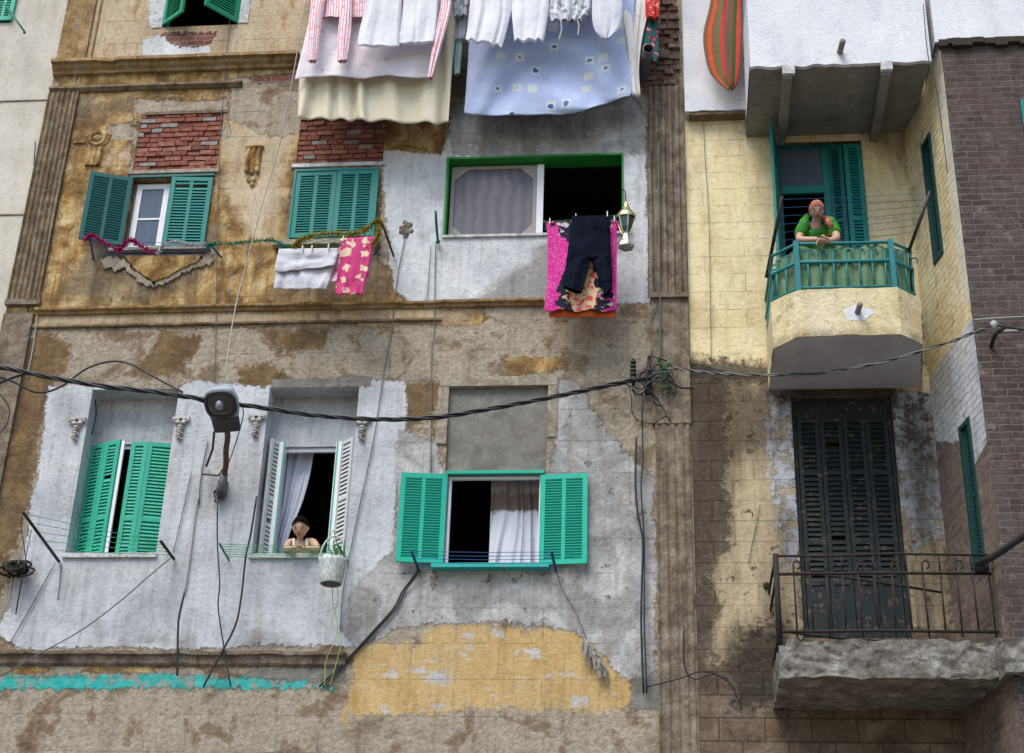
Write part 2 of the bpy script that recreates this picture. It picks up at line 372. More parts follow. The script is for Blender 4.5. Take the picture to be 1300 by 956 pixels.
def shutter(bl, br, tr, tl, th=.035, cols=2, rows=1, fr=.055, slat=.042, split=None, panel=None, flip=False):
    "louvred leaf: corners in world, returns MB"
    bl, br, tr, tl = map(Vector, (bl, br, tr, tl)); u = (br-bl); w_ = u.length; u.normalize(); v = (tl-bl); h = v.length; v.normalize()
    n = u.cross(v).normalized(); mb = MB(); B = lambda a, b: mb.obox(bl, u, v, n, a, b)
    t2 = th/2; B((0,0,-t2),(fr,h,t2)); B((w_-fr,0,-t2),(w_,h,t2))
    ys = [0] + [h*q for q in (split or [])] + [h]
    inner = w_-2*fr; cw = inner/cols; ms = fr*.75
    e = .001
    for i, yy in enumerate(ys):
        a = 0 if i == 0 else (yy-fr*.5 if i < len(ys)-1 else h-fr)
        B((fr-e,a,-t2+.002),(w_-fr+e,a+fr,t2-.002))
    for k in range(1, cols):
        x = fr+cw*k; B((x-ms/2,fr*.9,-t2+.001),(x+ms/2,h-fr*.9,t2-.004))
    for i in range(len(ys)-1):
        y0 = ys[i] + (fr if i == 0 else fr*.5); y1 = ys[i+1] - (fr if i == len(ys)-2 else fr*.5)
        if panel and i in panel:
            B((fr-e,y0,-t2*.35),(w_-fr+e,y1,t2*.2)); 
            for k in range(cols): B((fr+cw*k+.04,y0+.03,-t2*.6),(fr+cw*(k+1)-.04,y1-.03,t2*.5))
            continue
        m_ = max(1, int(round((y1-y0)/slat))); st = (y1-y0)/m_
        for j in range(m_):
            yc = y0+st*(j+.5); q = st*.64
            if random.random() < .012: continue
            jt = random.uniform(-.0025,.0025); q *= random.uniform(.94,1.03)
            for k in range(cols):
                xa = fr+cw*k+(ms*.45 if k else 0); xb = fr+cw*(k+1)-(ms*.45 if k < cols-1 else 0)
                P = [bl+u*x+v*(yc+s1+jt*(1 if x == xa else -1))+n*s2 for x in (xa, xb) for s1, s2 in (((-q,t2*.8),(-q+.008,t2*.8),(q,-t2*.8),(q-.008,-t2*.8)) if not flip else ((-q,-t2*.8),(-q+.008,-t2*.8),(q,t2*.8),(q-.008,t2*.8)))]
                mb.add(P, [(0,1,2,3),(7,6,5,4),(0,4,5,1),(1,5,6,2),(2,6,7,3),(3,7,4,0)])
    return mb
# ================================================================== GROUND
mb = MB(); mb.box((-40,-60,-.3),(40,25,0)); s = N('dusty_road', .9)
g = mb.build('road', s.done(s.mix(s.noise(3,8), (.13,.115,.10), (.20,.18,.155)))); g['kind'] = 'structure'

# ================================================================== MAIN BUILDING
XL, XR = -7.92, .262
main = thing('apartment_building', 'old apartment building with peeling ochre plaster and white painted patches', 'building', (-3.8, 0, 0))
def hole_px(tl, tr, bl, br, Y=0.0):
    a = (W(*tl,Y).x + W(*bl,Y).x)/2; b = (W(*tr,Y).x + W(*br,Y).x)/2
    return (round(a,4), round(b,4), round((W(*bl,Y).z+W(*br,Y).z)/2,4), round((W(*tl,Y).z+W(*tr,Y).z)/2,4))
ztop = W(250,33).z
H_top = (W(206,34).x, W(302,31).x, ztop, ztop+1.5)
H_w1 = hole_px((169,227),(271,225),(153,317),(258,316))
H_w2 = hole_px((378,220),(480,217),(369,305),(474,301))
H_grn = hole_px((567,203),(789,197),(568,300),(790,294))
H_nl = hole_px((119,494),(226,504),(93,702),(196,703))
H_nl = (W(117,500).x, W(226,504).x, W(150,703).z, W(170,494).z)
H_nb = (W(342,500).x, W(456,491).x, W(380,704).z, W(400,491).z)
H_mid = hole_px((568,603),(688,603),(565,718),(687,718))
H_b1 = hole_px((177,146),(283,142),(171,216),(276,216)); H_b2 = hole_px((382,152),(489,148),(376,208),(487,207))
H_cem = hole_px((570,491),(693,491),(566,600),(696,600))
holes = [H_top, H_w1, H_w2, H_grn, H_nl, H_nb, H_mid, H_b1, H_b2, H_cem]
L = {}
L['ochre'] = [pxpoly([(55,118),(560,100),(575,140),(560,200),(545,205),(500,200),(488,215),(480,300),(500,320),(520,388),(560,392),(640,392),(600,412),(5,418),(5,380)]),
   pxpoly([(75,92),(390,74),(390,98),(300,100),(290,112),(75,118)]),
   pxpoly([(548,530),(568,525),(566,562),(552,560)]), pxpoly([(694,525),(712,522),(708,552),(697,560)]),
   pxpoly([(640,455),(715,452),(722,470),(650,476)]), pxpoly([(700,640),(720,645),(735,700),(705,690)]),
   pxpoly([(60,832),(450,834),(448,846),(10,846)]), pxpoly([(20,850),(70,846),(60,856),(10,858)]), pxpoly([(110,845),(190,845),(200,856),(100,856)])]
L['peach'] = [pxpoly([(112,-60),(400,-60),(392,30),(385,72),(76,90),(90,40)]), pxpoly([(290,118),(378,108),(378,172),(360,210),(352,300),(320,300),(280,235),(285,170)]),
   pxpoly([(150,188),(172,185),(170,205),(130,208)]), pxpoly([(60,400),(590,393),(590,406),(45,412)])]
L['brownp'] = [pxpoly([(-60,500),(10,440),(55,418),(90,440),(85,470),(62,500),(35,640),(0,760),(-60,900),(-100,900)]),
   pxpoly([(205,418),(260,425),(255,445),(215,480),(150,478),(190,450)]), pxpoly([(300,470),(340,462),(372,480),(345,492),(310,498)]), pxpoly([(330,420),(420,418),(410,440),(350,446)]),
   pxpoly([(512,485),(560,488),(552,520),(520,545),(500,510)])]
L['render'] = [pxpoly([(168,128),(290,126),(292,170),(283,178),(288,144),(176,146),(172,216),(165,214)]), pxpoly([(165,214),(280,213),(284,222),(165,225)]),
   pxpoly([(290,100),(400,92),(400,170),(345,172),(288,150),(292,118)]), pxpoly([(135,160),(170,155),(165,180),(130,178)]), pxpoly([(600,380),(900,375),(900,412),(760,405),(640,412)]),
   pxpoly([(130,322),(260,318),(235,345),(195,362),(160,345)]), pxpoly([(485,300),(520,310),(505,345),(480,330)])]
L['brickex'] = [pxpoly([(200,42),(275,40),(270,56),(230,60)]), pxpoly([(315,98),(380,94),(380,104),(320,108)]),
   pxpoly([(560,95),(600,85),(600,122),(560,128)]), pxpoly([(806,70),(856,70),(862,118),(806,118)]), pxpoly([(800,-40),(860,-40),(858,60),(815,65)])]
L['white'] = [pxpoly([(62,492),(118,486),(215,500),(225,492),(250,482),(300,488),(335,492),(345,488),(455,488),(475,482),(514,482),(520,505),(512,560),(506,600),(500,720),(470,760),(450,822),(330,818),(280,826),(120,822),(20,824),(-10,800),(10,770),(32,690),(48,600)]),
   pxpoly([(486,190),(560,196),(572,168),(572,135),(640,128),(800,120),(818,140),(826,386),(700,384),(600,383),(525,388),(500,370),(492,300),(486,240)]),
   pxpoly([(188,36),(207,36),(212,-40),(192,-40)]), pxpoly([(300,32),(316,30),(322,-40),(305,-40)]), pxpoly([(180,50),(200,42),(270,58),(262,82),(182,84)])]
L['grey'] = [pxpoly([(506,545),(555,560),(566,602),(700,602),(702,480),(735,486),(752,510),(770,548),(800,575),(830,610),(834,700),(832,900),(760,830),(730,800),(640,788),(500,796),(450,822),(425,800),(455,740),(500,700)]),
   pxpoly([(575,128),(660,146),(800,118),(822,150),(822,196),(572,200)])]
L['yellow'] = [pxpoly([(438,920),(450,830),(470,818),(532,818),(540,796),(600,792),(670,806),(690,798),(760,806),(815,800),(816,830),(816,895),(760,905),(640,898),(520,906),(436,900)])]
L['cement'] = [pxpoly([(376,868),(440,866),(438,846),(330,850),(300,858)]), pxpoly([(345,482),(470,478),(470,490),(345,492)]), pxpoly([(800,862),(850,850),(850,900),(800,900)])]
L['turq'] = [pxpoly([(-120,860),(200,855),(300,860),(400,866),(432,872),(425,876),(200,873),(60,876),(-120,874)])]
L['damp'] = [pxpoly([(150,822),(180,802),(250,806),(262,826)]), pxpoly([(305,822),(320,796),(360,800),(372,826)]), pxpoly([(565,150),(700,158),(800,118),(820,70),(570,70)]),
   pxpoly([(700,300),(820,290),(700,400),(560,398)]), pxpoly([(480,300),(500,300),(500,380),(350,388),(340,370)]), pxpoly([(130,285),(290,285),(240,380),(60,380)]), pxpoly([(60,130),(100,130),(60,370),(30,380)]), pxpoly([(70,120),(170,118),(168,150),(80,160)])]
xs = frange(XL, XR, .028); zs = frange(5.0, 15.6, .028)
mb, at = wallsheet(xs, zs, holes, L)
reveal(mb, H_nl, 0, .30); reveal(mb, H_nb, 0, .30)
for h in (H_top, H_w1, H_w2): reveal(mb, h, 0, .22)
reveal(mb, H_mid, 0, .16)
for h in (H_b1, H_b2): reveal(mb, h, 0, .035)
reveal(mb, H_cem, 0, .05)
# coarse continuation down to the street and up, and the returning flank
mb.quad((XL,0,0),(XR,0,0),(XR,0,5.0),(XL,0,5.0)); mb.quad((XL,0,xs and zs[-1]),(XR,0,zs[-1]),(XR,0,19.5),(XL,0,19.5))
mb.quad((XL,0,0),(XL,0,19.5),(XL,8,19.5),(XL,8,0)); mb.quad((XR,0,0),(XR,8,0),(XR,8,19.5),(XR,0,19.5)); mb.quad((XL,0,19.5),(XR,0,19.5),(XR,8,19.5),(XL,8,19.5))
for k in at:
    ext = len(mb.v)-len(at[k]); Z = np.array([v[2] for v in mb.v[-ext:]]); X = np.array([v[0] for v in mb.v[-ext:]]); Yv = np.array([v[1] for v in mb.v[-ext:]])
    e = np.full(ext, -.5)
    if k == 'white':
        for h in (H_nl, H_nb, H_mid, H_w2): e[(X >= h[0]-.01)&(X <= h[1]+.01)&(Z >= h[2]-.01)&(Z <= h[3]+.01)&(Yv < 1)] = .5
    if k == 'ochre': e[(Yv < 1)&(Z > 11)&(X < -4)] = .5
    if k == 'brownp': e[(Z <= 5.0)&(X < -6)] = .5
    if k == 'cement': e[(Z <= 5.0)&(X > -3.6)] = .2
    at[k] = np.concatenate([at[k], e])

s = N('peeling_plaster', .92, .15)
nA = s.noise(2.2, 6, .6, dist=.3); nB = s.noise(13, 6, .65); nC = s.noise(55, 4, .6)
nD = s.noise(24, 8, .75)
def mask(name, big=.18, mid=.10, fine=.03, bias=0.0, w=.006):
    v = s.math('ADD', s.attr(name), bias)
    v = s.math('ADD', v, s.math('MULTIPLY', s.math('SUBTRACT', nA, .5), big*2))
    v = s.math('ADD', v, s.math('MULTIPLY', s.math('SUBTRACT', nB, .5), mid*2))
    v = s.math('ADD', v, s.math('MULTIPLY', s.math('SUBTRACT', nD, .5), .16)); v = s.math('ADD', v, s.math('MULTIPLY', s.math('SUBTRACT', nC, .5), fine*2))
    return s.step(v, -w, w)
co = s.sep(s.co()); vec = s.comb(co[0], co[2])
base = c_render(s); ht = s.math('MULTIPLY', s.noise(11, 9, .7), .5); ht = s.math('ADD', ht, s.math('MULTIPLY', s.noise(2.5, 6, .6), .6))
col = base
for nm, fn, lift, kw in (('ochre', c_ochre, .8, dict(big=.12, mid=.08)), ('brownp', c_brownp, .5, dict(big=.14, mid=.2, w=.03)), ('peach', c_peach, .8, dict(big=.16, mid=.16, w=.09)), ('render', c_render, 0, dict(big=.12, mid=.09)),
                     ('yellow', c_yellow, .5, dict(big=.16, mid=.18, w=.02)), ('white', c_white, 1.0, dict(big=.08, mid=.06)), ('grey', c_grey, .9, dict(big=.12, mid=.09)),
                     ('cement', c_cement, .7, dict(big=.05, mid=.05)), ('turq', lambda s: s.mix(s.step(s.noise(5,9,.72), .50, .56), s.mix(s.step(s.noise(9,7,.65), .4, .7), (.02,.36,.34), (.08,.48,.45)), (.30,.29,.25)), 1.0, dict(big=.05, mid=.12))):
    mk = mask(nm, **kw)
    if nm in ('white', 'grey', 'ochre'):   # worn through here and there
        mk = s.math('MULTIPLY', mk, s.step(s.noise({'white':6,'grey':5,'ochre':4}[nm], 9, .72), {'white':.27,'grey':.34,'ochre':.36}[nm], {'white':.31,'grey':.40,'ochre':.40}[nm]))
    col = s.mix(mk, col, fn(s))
    hb = s.n('ShaderNodeMix', data_type='FLOAT'); s.put(hb.inputs[0], mk); s.put(hb.inputs[2], ht)
    s.put(hb.inputs[3], s.math('ADD', s.math('MULTIPLY', s.noise(14, 7, .6), .22), lift)); ht = hb.outputs[0]
bc, bf = c_brick(s, vec); mk = mask('brickex', big=.1, mid=.12)
col = s.mix(mk, col, bc); hb = s.n('ShaderNodeMix', data_type='FLOAT'); s.put(hb.inputs[0], mk); s.put(hb.inputs[2], ht); s.put(hb.inputs[3], s.math('MULTIPLY', bf, -.6)); ht = hb.outputs[0]
# scored block lines, damp stains, streaks and hairline cracks
_, jf = brickpat(s, s.comb(s.math('ADD', co[0], .3), s.math('ADD', co[2], .14)), w=.92, h=.385, mort=.006)
jf = s.math('MULTIPLY', jf, s.step(s.noise(4,4), .42, .6)); jf = s.math('MULTIPLY', jf, s.step(s.attr('white'), -.05, .05, 1, .12)); col = s.mix(s.math('MULTIPLY', jf, .24), col, (.09,.07,.05)); ht = s.math('SUBTRACT', ht, s.math('MULTIPLY', jf, .35))
dm = s.math('MULTIPLY', s.step(s.math('ADD', s.attr('damp'), s.math('MULTIPLY', s.math('SUBTRACT', s.noise(3.5,7,.65), .5), .7)), -.05, .14), .6)
col = s.mix(dm, col, (.115,.10,.085))
ck = s.vor(1.1, v=s.map(s.co(), (1,1,1)), feature='DISTANCE_TO_EDGE'); wob = s.n('ShaderNodeTexNoise'); wob.inputs['Scale'].default_value = 5; wob.inputs['Detail'].default_value = 6
s.put(wob.inputs['Vector'], s.co()); va = s.n('ShaderNodeVectorMath', operation='MULTIPLY_ADD'); s.put(va.inputs[0], wob.outputs['Color']); va.inputs[1].default_value = (.5,.5,.5); s.put(va.inputs[2], s.co())
ck = s.vor(.75, v=va.outputs[0], feature='DISTANCE_TO_EDGE'); ckm = s.math('MULTIPLY', s.step(ck, .0, .006, 1, 0), s.step(s.noise(1.4,3), .56, .62))

sp = s.math('MULTIPLY', s.step(s.noise(38, 5, .75), .655, .69), .7); col = s.mix(sp, col, (.10,.085,.07))
st = s.noise(9, 8, .65, v=s.map(s.co(), (1.6,1,.09))); col = s.mix(s.step(st, .53, .70, 0, .38), col, (.15,.125,.10))
col = s.mix(s.step(s.noise(.9, 5, .6), .5, .72, 0, .3), col, (.15,.125,.10))
col = grit(s, col); M['wallA'] = s.done(col, s.bump(s.math('ADD', ht, s.math('MULTIPLY', s.noise(22, 6, .7), .45)), .028, 1.0))
s = N('ochre_plaster', .92, .15); M['ochreplain'] = s.done(grit(s, c_ochre(s)), s.bump(s.noise(16, 8, .75), .02, 1))
mb.build('wall', M['wallA'], main, attrs=at)

# trim material : ochre with dark streaks
def trimmat(name, base, dark, hi, k=.5):
    s = N(name, .9, .15); n = s.noise(5, 8, .65, dist=.4)
    c = s.ramp(n, [(.3, dark), (.5, base), (.68, hi)])
    c = s.mix(s.step(s.noise(9, 8, .65, v=s.map(s.co(), (1.5,1,.1))), .48, .66, 0, k), c, tuple(x*.5 for x in dark))
    c = s.mix(s.step(s.noise(7, 9, .75), .54, .60, 0, .7), c, (.25,.22,.18)); c = s.mix(s.step(s.noise(24, 7, .72), .55, .68, 0, .6), c, (.20,.17,.13))
    return s.done(grit(s, c), s.bump(s.math('ADD', s.noise(14, 7, .72), s.math('MULTIPLY', s.noise(40, 4, .6), .4)), .022, 1))
M['trim'] = trimmat('ochre_trim', (.33,.20,.08), (.15,.09,.04), (.46,.33,.18))
M['trim_dark'] = trimmat('brown_trim', (.20,.145,.088), (.09,.062,.038), (.32,.25,.165))
M['trim_grey'] = trimmat('grey_brown_trim', (.20,.155,.115), (.10,.075,.055), (.33,.28,.22))
M['trim_pale'] = trimmat('pale_render_trim', (.36,.31,.25), (.20,.165,.13), (.46,.41,.34), .3)
M['dirtywhite'] = trimmat('dirty_white_trim', (.60,.61,.63), (.42,.43,.44), (.70,.71,.72), .25)
s = N('red_brick', .92, .1); c = s.sep(s.co()); bc, bf = c_brick(s, s.comb(c[0], c[2]), (.21,.068,.05), (.31,.12,.09), (.22,.16,.13), w=.23, h=.075, mort=.010)
bc = s.mix(s.step(s.noise(7,7,.7), .56,.62,0,.45), bc, (.24,.20,.18)); M['redbrick'] = s.done(grit(s, bc), s.bump(s.math('SUBTRACT', s.math('MULTIPLY', s.noise(22,8,.78), 1.6), s.math('MULTIPLY', bf, .9)), .022, 1))
s = N('cement_patch', .93, .1); M['cementpatch'] = s.done(s.mix(s.step(s.noise(26,6,.7), .5,.8,0,.5), c_cement(s), (.11,.10,.085)), s.bump(s.math('ADD', s.noise(4,8,.65,dist=1), s.math('MULTIPLY', s.noise(50,4), .3)), .02, .8))

def ragged(n, a, amp): return [a + amp*(MN.noise(Vector((i*.37, a*3, 1.7)))) for i in range(n)]
def moulding(name, x0, x1, prof, mat, step=.06, amp=.006, parent=main, chipp=.05, top=True):
    "profile [(out,z)...] extruded along X with slight wear"
    mb = MB(); n = max(2, int((x1-x0)/step)); rows = []
    for i in range(n+1):
        x = x0+(x1-x0)*i/n; w = amp*MN.noise(Vector((x*4.1, prof[0][1], 3))); ch = 1 - (.3 if MN.noise(Vector((x*2.3, prof[0][1]*5, 8))) > .5-chipp else 0)*(.3+.7*random.random())
        rows.append([(x, -o*ch - (.002 if o else -.01), z + w*(1 if o > .02 else .4)) for o, z in prof])
    k = len(prof); vs = [v for r in rows for v in r]
    fs = [(i*k+j, (i+1)*k+j, (i+1)*k+j+1, i*k+j+1) for i in range(n) for j in range(k-1)]
    fs += [tuple(range(k))[::-1], tuple(n*k+j for j in range(k))]
    mb.add(vs, [f[::-1] for f in fs]); return mb.build(name, mat, parent)
def Zp(x, y): return W(x, y).z
za, zb, zc = Zp(220,79), Zp(220,96), Zp(220,110)
moulding('cornice', XL+.0, W(381,80).x, [(0,za+.02),(.16,za),(.165,za-.05),(.11,za-.06),(.10,za-.10),(.055,za-.13),(.05,za-.17),(0,za-.18)], M['trim'], amp=.012, chipp=.12)
moulding('cornice', XL+.0, W(308,108).x, [(0,zc+.03),(.06,zc+.02),(.065,zc-.01),(.02,zc-.05),(0,zc-.055)], M['trim_dark'])
zs1 = Zp(300,389); 
moulding('string_course', W(46,396).x, W(690,382).x, [(0,zs1+.01),(.07,zs1),(.07,zs1-.03),(.035,zs1-.05),(.03,zs1-.075),(0,zs1-.08)], M['trim'], amp=.008, chipp=.12)
zs2 = Zp(300,411); moulding('string_course', W(43,412).x, W(560,409).x, [(0,zs2+.02),(.035,zs2+.01),(.035,zs2-.015),(0,zs2-.03)], M['trim_dark'], amp=.006)
zl = Zp(200,829); moulding('ledge', W(0,829).x-.9, W(440,832).x, [(0,zl+.01),(.09,zl),(.09,zl-.035),(.05,zl-.05),(.04,zl-.12),(.02,zl-.14),(0,zl-.15)], M['trim_grey'], amp=.014, chipp=.2)
# fluted pilaster at the left end
def pilaster(x0, x1, z0, z1, nfl, mat, out=.05, name='pilaster', fl=.022):
    mb = MB(); w = (x1-x0); pts = [(x0, 0.0)]
    for i in range(nfl):
        a = x0 + w*(i+.18)/nfl; b = x0 + w*(i+.82)/nfl
        if i == 0: pts.append((x0, -out))
        for k in range(5):
            t = k/4; pts.append((a+(b-a)*t, -out + fl*math.sin(PI*t)))
    pts += [(x1, -out), (x1, 0.0)]; n = 26; vs = []
    for j in range(n+1):
        z = z0+(z1-z0)*j/n
        for x, y in pts: vs.append((x, y + .004*MN.noise(Vector((x*9, 1, z*3))), z))
    k = len(pts); fs = [(j*k+i, j*k+i+1, (j+1)*k+i+1, (j+1)*k+i) for j in range(n) for i in range(k-1)]
    fs += [tuple(n*k+i for i in range(k)), tuple(range(k))[::-1]]; mb.add(vs, fs); return mb.build(name, mat, main)
px0, px1 = XL+.0, W(76,250).x
pilaster(px0, px1, Zp(30,383), Zp(85,119), 6, M['trim_dark'])
mb = MB(); mb.box((px0-.005,-.07,Zp(30,383)-.07),(px1+.03,0.01,Zp(30,383)-.002)); mb.box((px0,-.045,5),(px1-.03,.01,Zp(30,395)-.05)); mb.build('pilaster_base', M['trim_grey'], main)
mb = MB(); mb.box((px0+.0,-.035,za+.03),(W(112,60).x,.01,16.2)); mb.box((W(125,20).x,-.02,za+.03),(W(125,20).x+.02,.01,16.2)); mb.build('pilaster_upper', M['trim'], main)
# right pilaster strip
ax, bx = W(826,250).x, XR-.01
pilaster(ax, bx, Zp(845,376), Zp(838,112), 5, M['trim_grey'], out=.06, fl=.028)
pilaster(ax+.02, bx-.02, 5.0, Zp(845,540), 4, M['trim_grey'], out=.045, fl=.014)
mb = MB(); mb.box((ax-.02,-.095,Zp(845,376)-.06),(bx+.006,.01,Zp(845,376)-.001)); mb.box((ax-.01,-.05,Zp(845,540)+.002),(bx,.01,Zp(845,376)-.062)); mb.build('pilaster_base', M['trim_grey'], main)
mb = MB()
for j in range(26):
    z = Zp(835,112)+.03+j*.078
    for i in range(3): 
        if random.random() < .8: mb.box((W(812,50).x+i*.15+random.uniform(-.02,.02)+(j%2)*.07, -.02-random.uniform(0,.05), z), (W(812,50).x+i*.15+.135+(j%2)*.07-random.uniform(0,.02), .01, z+.062))
M['darkbrick'] = trimmat('eroded_brick', (.17,.10,.075), (.08,.055,.04), (.28,.22,.17))
for i_ in range(len(mb.v)): mb.v[i_] = (min(mb.v[i_][0], XR-.004), mb.v[i_][1], mb.v[i_][2])
mb.build('eroded_brickwork', M['darkbrick'], main)

# blocked panels
BRK = []
for nm_, a_, b_ in (('red_brick_a',(.20,.068,.05),(.33,.13,.095)),('red_brick_b',(.26,.105,.075),(.42,.20,.15)),('red_brick_c',(.13,.06,.048),(.22,.105,.085)),('grey_block',(.22,.20,.19),(.36,.34,.33))):
    s = N(nm_, .93, .1); c = s.mix(s.step(s.noise(12,8,.75), .35, .65), a_, b_); c = s.mix(s.step(s.noise(9,7,.7), .60,.66,0,.5), c, (.26,.22,.19)); BRK.append(s.done(grit(s, c), s.bump(s.noise(28,8,.8), .02, 1)))
for h in (H_b1, H_b2):
    mb, _ = wallsheet(frange(h[0], h[1], .3), frange(h[2], h[3], .3), [], {}, .035); mb.cur = 0; z = h[2]; row = 0
    while z < h[3]-.02:
        rh = min(.066, h[3]-z-.004); x = h[0]-(.10 if row % 2 else 0)
        while x < h[1]:
            bl_ = random.uniform(.15,.23); a, b = max(h[0]+.003, x), min(h[1]-.003, x+bl_-.012); x += bl_
            if b-a < .03 or random.random() < .03: continue
            mb.cur = random.choice((0,0,0,0,0,1,1,2)) if random.random() < .95 else 3; pr = random.uniform(-.004,.020); j = lambda: random.uniform(-.005,.005)
            mb.add([(a+j(),pr+j(),z+.004+j()),(b+j(),pr+j(),z+.004+j()),(b+j(),pr+j(),z+rh-.006+j()),(a+j(),pr+j(),z+rh-.006+j()),(a,.04,z),(b,.04,z),(b,.04,z+rh-.004),(a,.04,z+rh-.004)], [(0,1,2,3),(0,4,5,1),(1,5,6,2),(2,6,7,3),(3,7,4,0)])
        z += .074; row += 1
    mb.build('brick_infill', BRK, main)
    mb = MB(); mb.box((h[0]-.05,-.03,h[2]-.055),(h[1]+.05,.01,h[2]-.004)); mb.build('lintel', M['trim_pale'] if h is H_b1 else M['dirtywhite'], main)
    mb = MB(); mb.box((h[0]+.04,-.012,h[3]-.01),(h[1]+.05,.03,h[3]+.03)); mb.build('lintel', M['trim_dark'], main)
mb, _ = wallsheet(frange(H_cem[0], H_cem[1], .3), frange(H_cem[2], H_cem[3], .3), [], {}, .05); mb.build('cement_infill', M['cementpatch'], main)
mb = MB(); h = H_cem; w = .11
mb.box((h[0]-w,-.022,h[3]+.005),(h[1]+w,.01,h[3]+.12)); mb.box((h[0]-w*1.1,-.018,h[2]+.35),(h[0]-.005,.01,h[3]+.004)); mb.box((h[1]+.005,-.018,h[2]+.42),(h[1]+w,.01,h[3]+.004)); mb.build('niche_surround', M['trim_pale'], main)
# niche backs with their window holes
def niche_back(h, wh, Y=.30):
    st = .2; mb, _ = wallsheet(frange(h[0], h[1], st), frange(h[2], h[3], st), [wh], {}, Y)
    reveal(mb, wh, Y, Y+.12)
    at = {k: np.full(len(mb.v), .5 if k == 'white' else -.5) for k in L}
    mb.build('niche_wall', M['wallA'], main, attrs=at)
Wn = (W(110,632,.3).x, W(210,632,.3).x, H_nl[2]+.01, W(160,564,.3).z)
Wb = (W(356,600,.3).x-.02, W(430,600,.3).x+.02, H_nb[2]+.01, W(400,567,.3).z)
niche_back(H_nl, Wn); niche_back(H_nb, Wb)
# sills
for h in (H_nl, H_nb): mb = MB(); mb.box((h[0]-.02,-.035,h[2]-.05),(h[1]+.02,.02,h[2]+.001)); mb.build('sill', M['dirtywhite'], main)

# ---- ornament
def capital(px, py):
    o = W(px, py); mb = MB()
    for sx in (-1, 1):
        for k in range(9):
            a = k/8*1.6*PI; r = .045*(1-k/14); mb.ball(o+Vector((sx*(.075-.02+math.cos(a)*r*.8), -.03, .11+math.sin(a)*r*.6)), .016, 6, 4)
        mb.ball(o+Vector((sx*.03,-.03,.08)), (.035,.03,.022), 8, 5)
    for k in range(5): mb.ball(o+Vector((0,-.03,.03-k*.035)), (.035-.004*k,.035,.022), 8, 5); mb.ball(o+Vector((.03*(-1)**k,-.025,.02-k*.035)), .016, 6, 4)
    mb.box(o+Vector((-.10,-.035,.135)), o+Vector((.10,.01,.155)))
    mb.build('carved_capital', M['trim_carve'], main)
M['trim_carve'] = trimmat('carved_dirty_stone', (.50,.48,.44), (.22,.18,.15), (.62,.61,.60), .5)
for q in ((97,547),(229,546),(325,543),(460,547)): capital(*q)
# cartouche : an oval boss in a scrolled shield over short flutes
o = W(124,176); mb = MB()
mb.lathe(o, [(.13,0),(.125,.02),(.10,.035),(.085,.03),(.07,.018)], (0,-1,0), 24); mb.ball(o, (.07,.04,.055), 14, 8)
for k in range(22):
    a = k/22*2*PI; mb.ball(o+Vector((math.cos(a)*(.145+.012*math.sin(5*a)),.004,math.sin(a)*(.135+.015*math.cos(3*a)))), (.032,.022,.030), 7, 5)
mb.box(o+Vector((-.30,-.02,-.07)), o+Vector((-.15,.01,.035)))
mb.build('cartouche', M['ochreplain'], main)
def flutes(o, w_, z0, z1, n):
    mb = MB(); k = 8*n; vs = []
    for j in range(9):
        z = z0+(z1-z0)*j/8
        for i in range(k+1): u = i/k; vs.append(o+Vector((w_*(u-.5), -.02-.025*abs(math.sin(PI*n*u))+(.025 if i in (0,k) else 0)+.004*MN.noise(Vector((i*.4,j,o.x))), z)))
    mb.add(vs, [(j*(k+1)+i, j*(k+1)+i+1, (j+1)*(k+1)+i+1, (j+1)*(k+1)+i) for j in range(8) for i in range(k)]); return mb
flutes(o, .20, -.42, -.15, 3).build('flute_block', M['ochreplain'], main)
o = W(322,203); mb = flutes(o, .20, -.16, .16, 3)
for i in range(3): mb.ball(o+Vector((-.067+i*.067,-.03,-.17-.03*(i==1))), (.032,.028,.04), 8, 6)
mb.ball(o+Vector((0,-.02,.18)), (.13,.035,.028), 12, 6); mb.ball(o+Vector((0,-.012,-.30)), (.06,.018,.05), 8, 5); mb.ball(o+Vector((.02,-.012,-.37)), (.03,.015,.035), 8, 5); mb.build('bracket_ornament', M['ochreplain'], main)
# broken apron under window one
def ragpoly(l, amp, k=7, seed=0):
    o_ = []
    for a, b in zip(l, l[1:]+l[:1]):
        for i in range(k): f = i/k; x, y = a[0]+(b[0]-a[0])*f, a[1]+(b[1]-a[1])*f; p = W(x+amp*MN.noise(Vector((x*.23,y*.23,seed))), y+amp*MN.noise(Vector((x*.23,y*.23,seed+4)))); o_.append((p.x, p.z))
    return o_
mb = MB(); mb.prism(ragpoly([(160,327),(258,325),(252,334),(230,343),(214,353),(196,359),(180,350),(168,338)], 2), -.045, .003); mb.build('window_apron', M['ochreplain'], main)
for i_, l in enumerate(([(128,331),(148,328),(160,333),(176,348),(194,358),(196,364),(186,362),(172,354),(158,342),(146,345),(134,340)], [(197,358),(214,352),(232,342),(252,333),(262,325),(272,328),(266,338),(250,341),(232,349),(216,358),(198,364)])):
    mb = MB(); mb.prism(ragpoly(l, 6, 6, 3+i_), -.028, .003); mb.build('broken_apron_edge', M['trim_pale'], main)

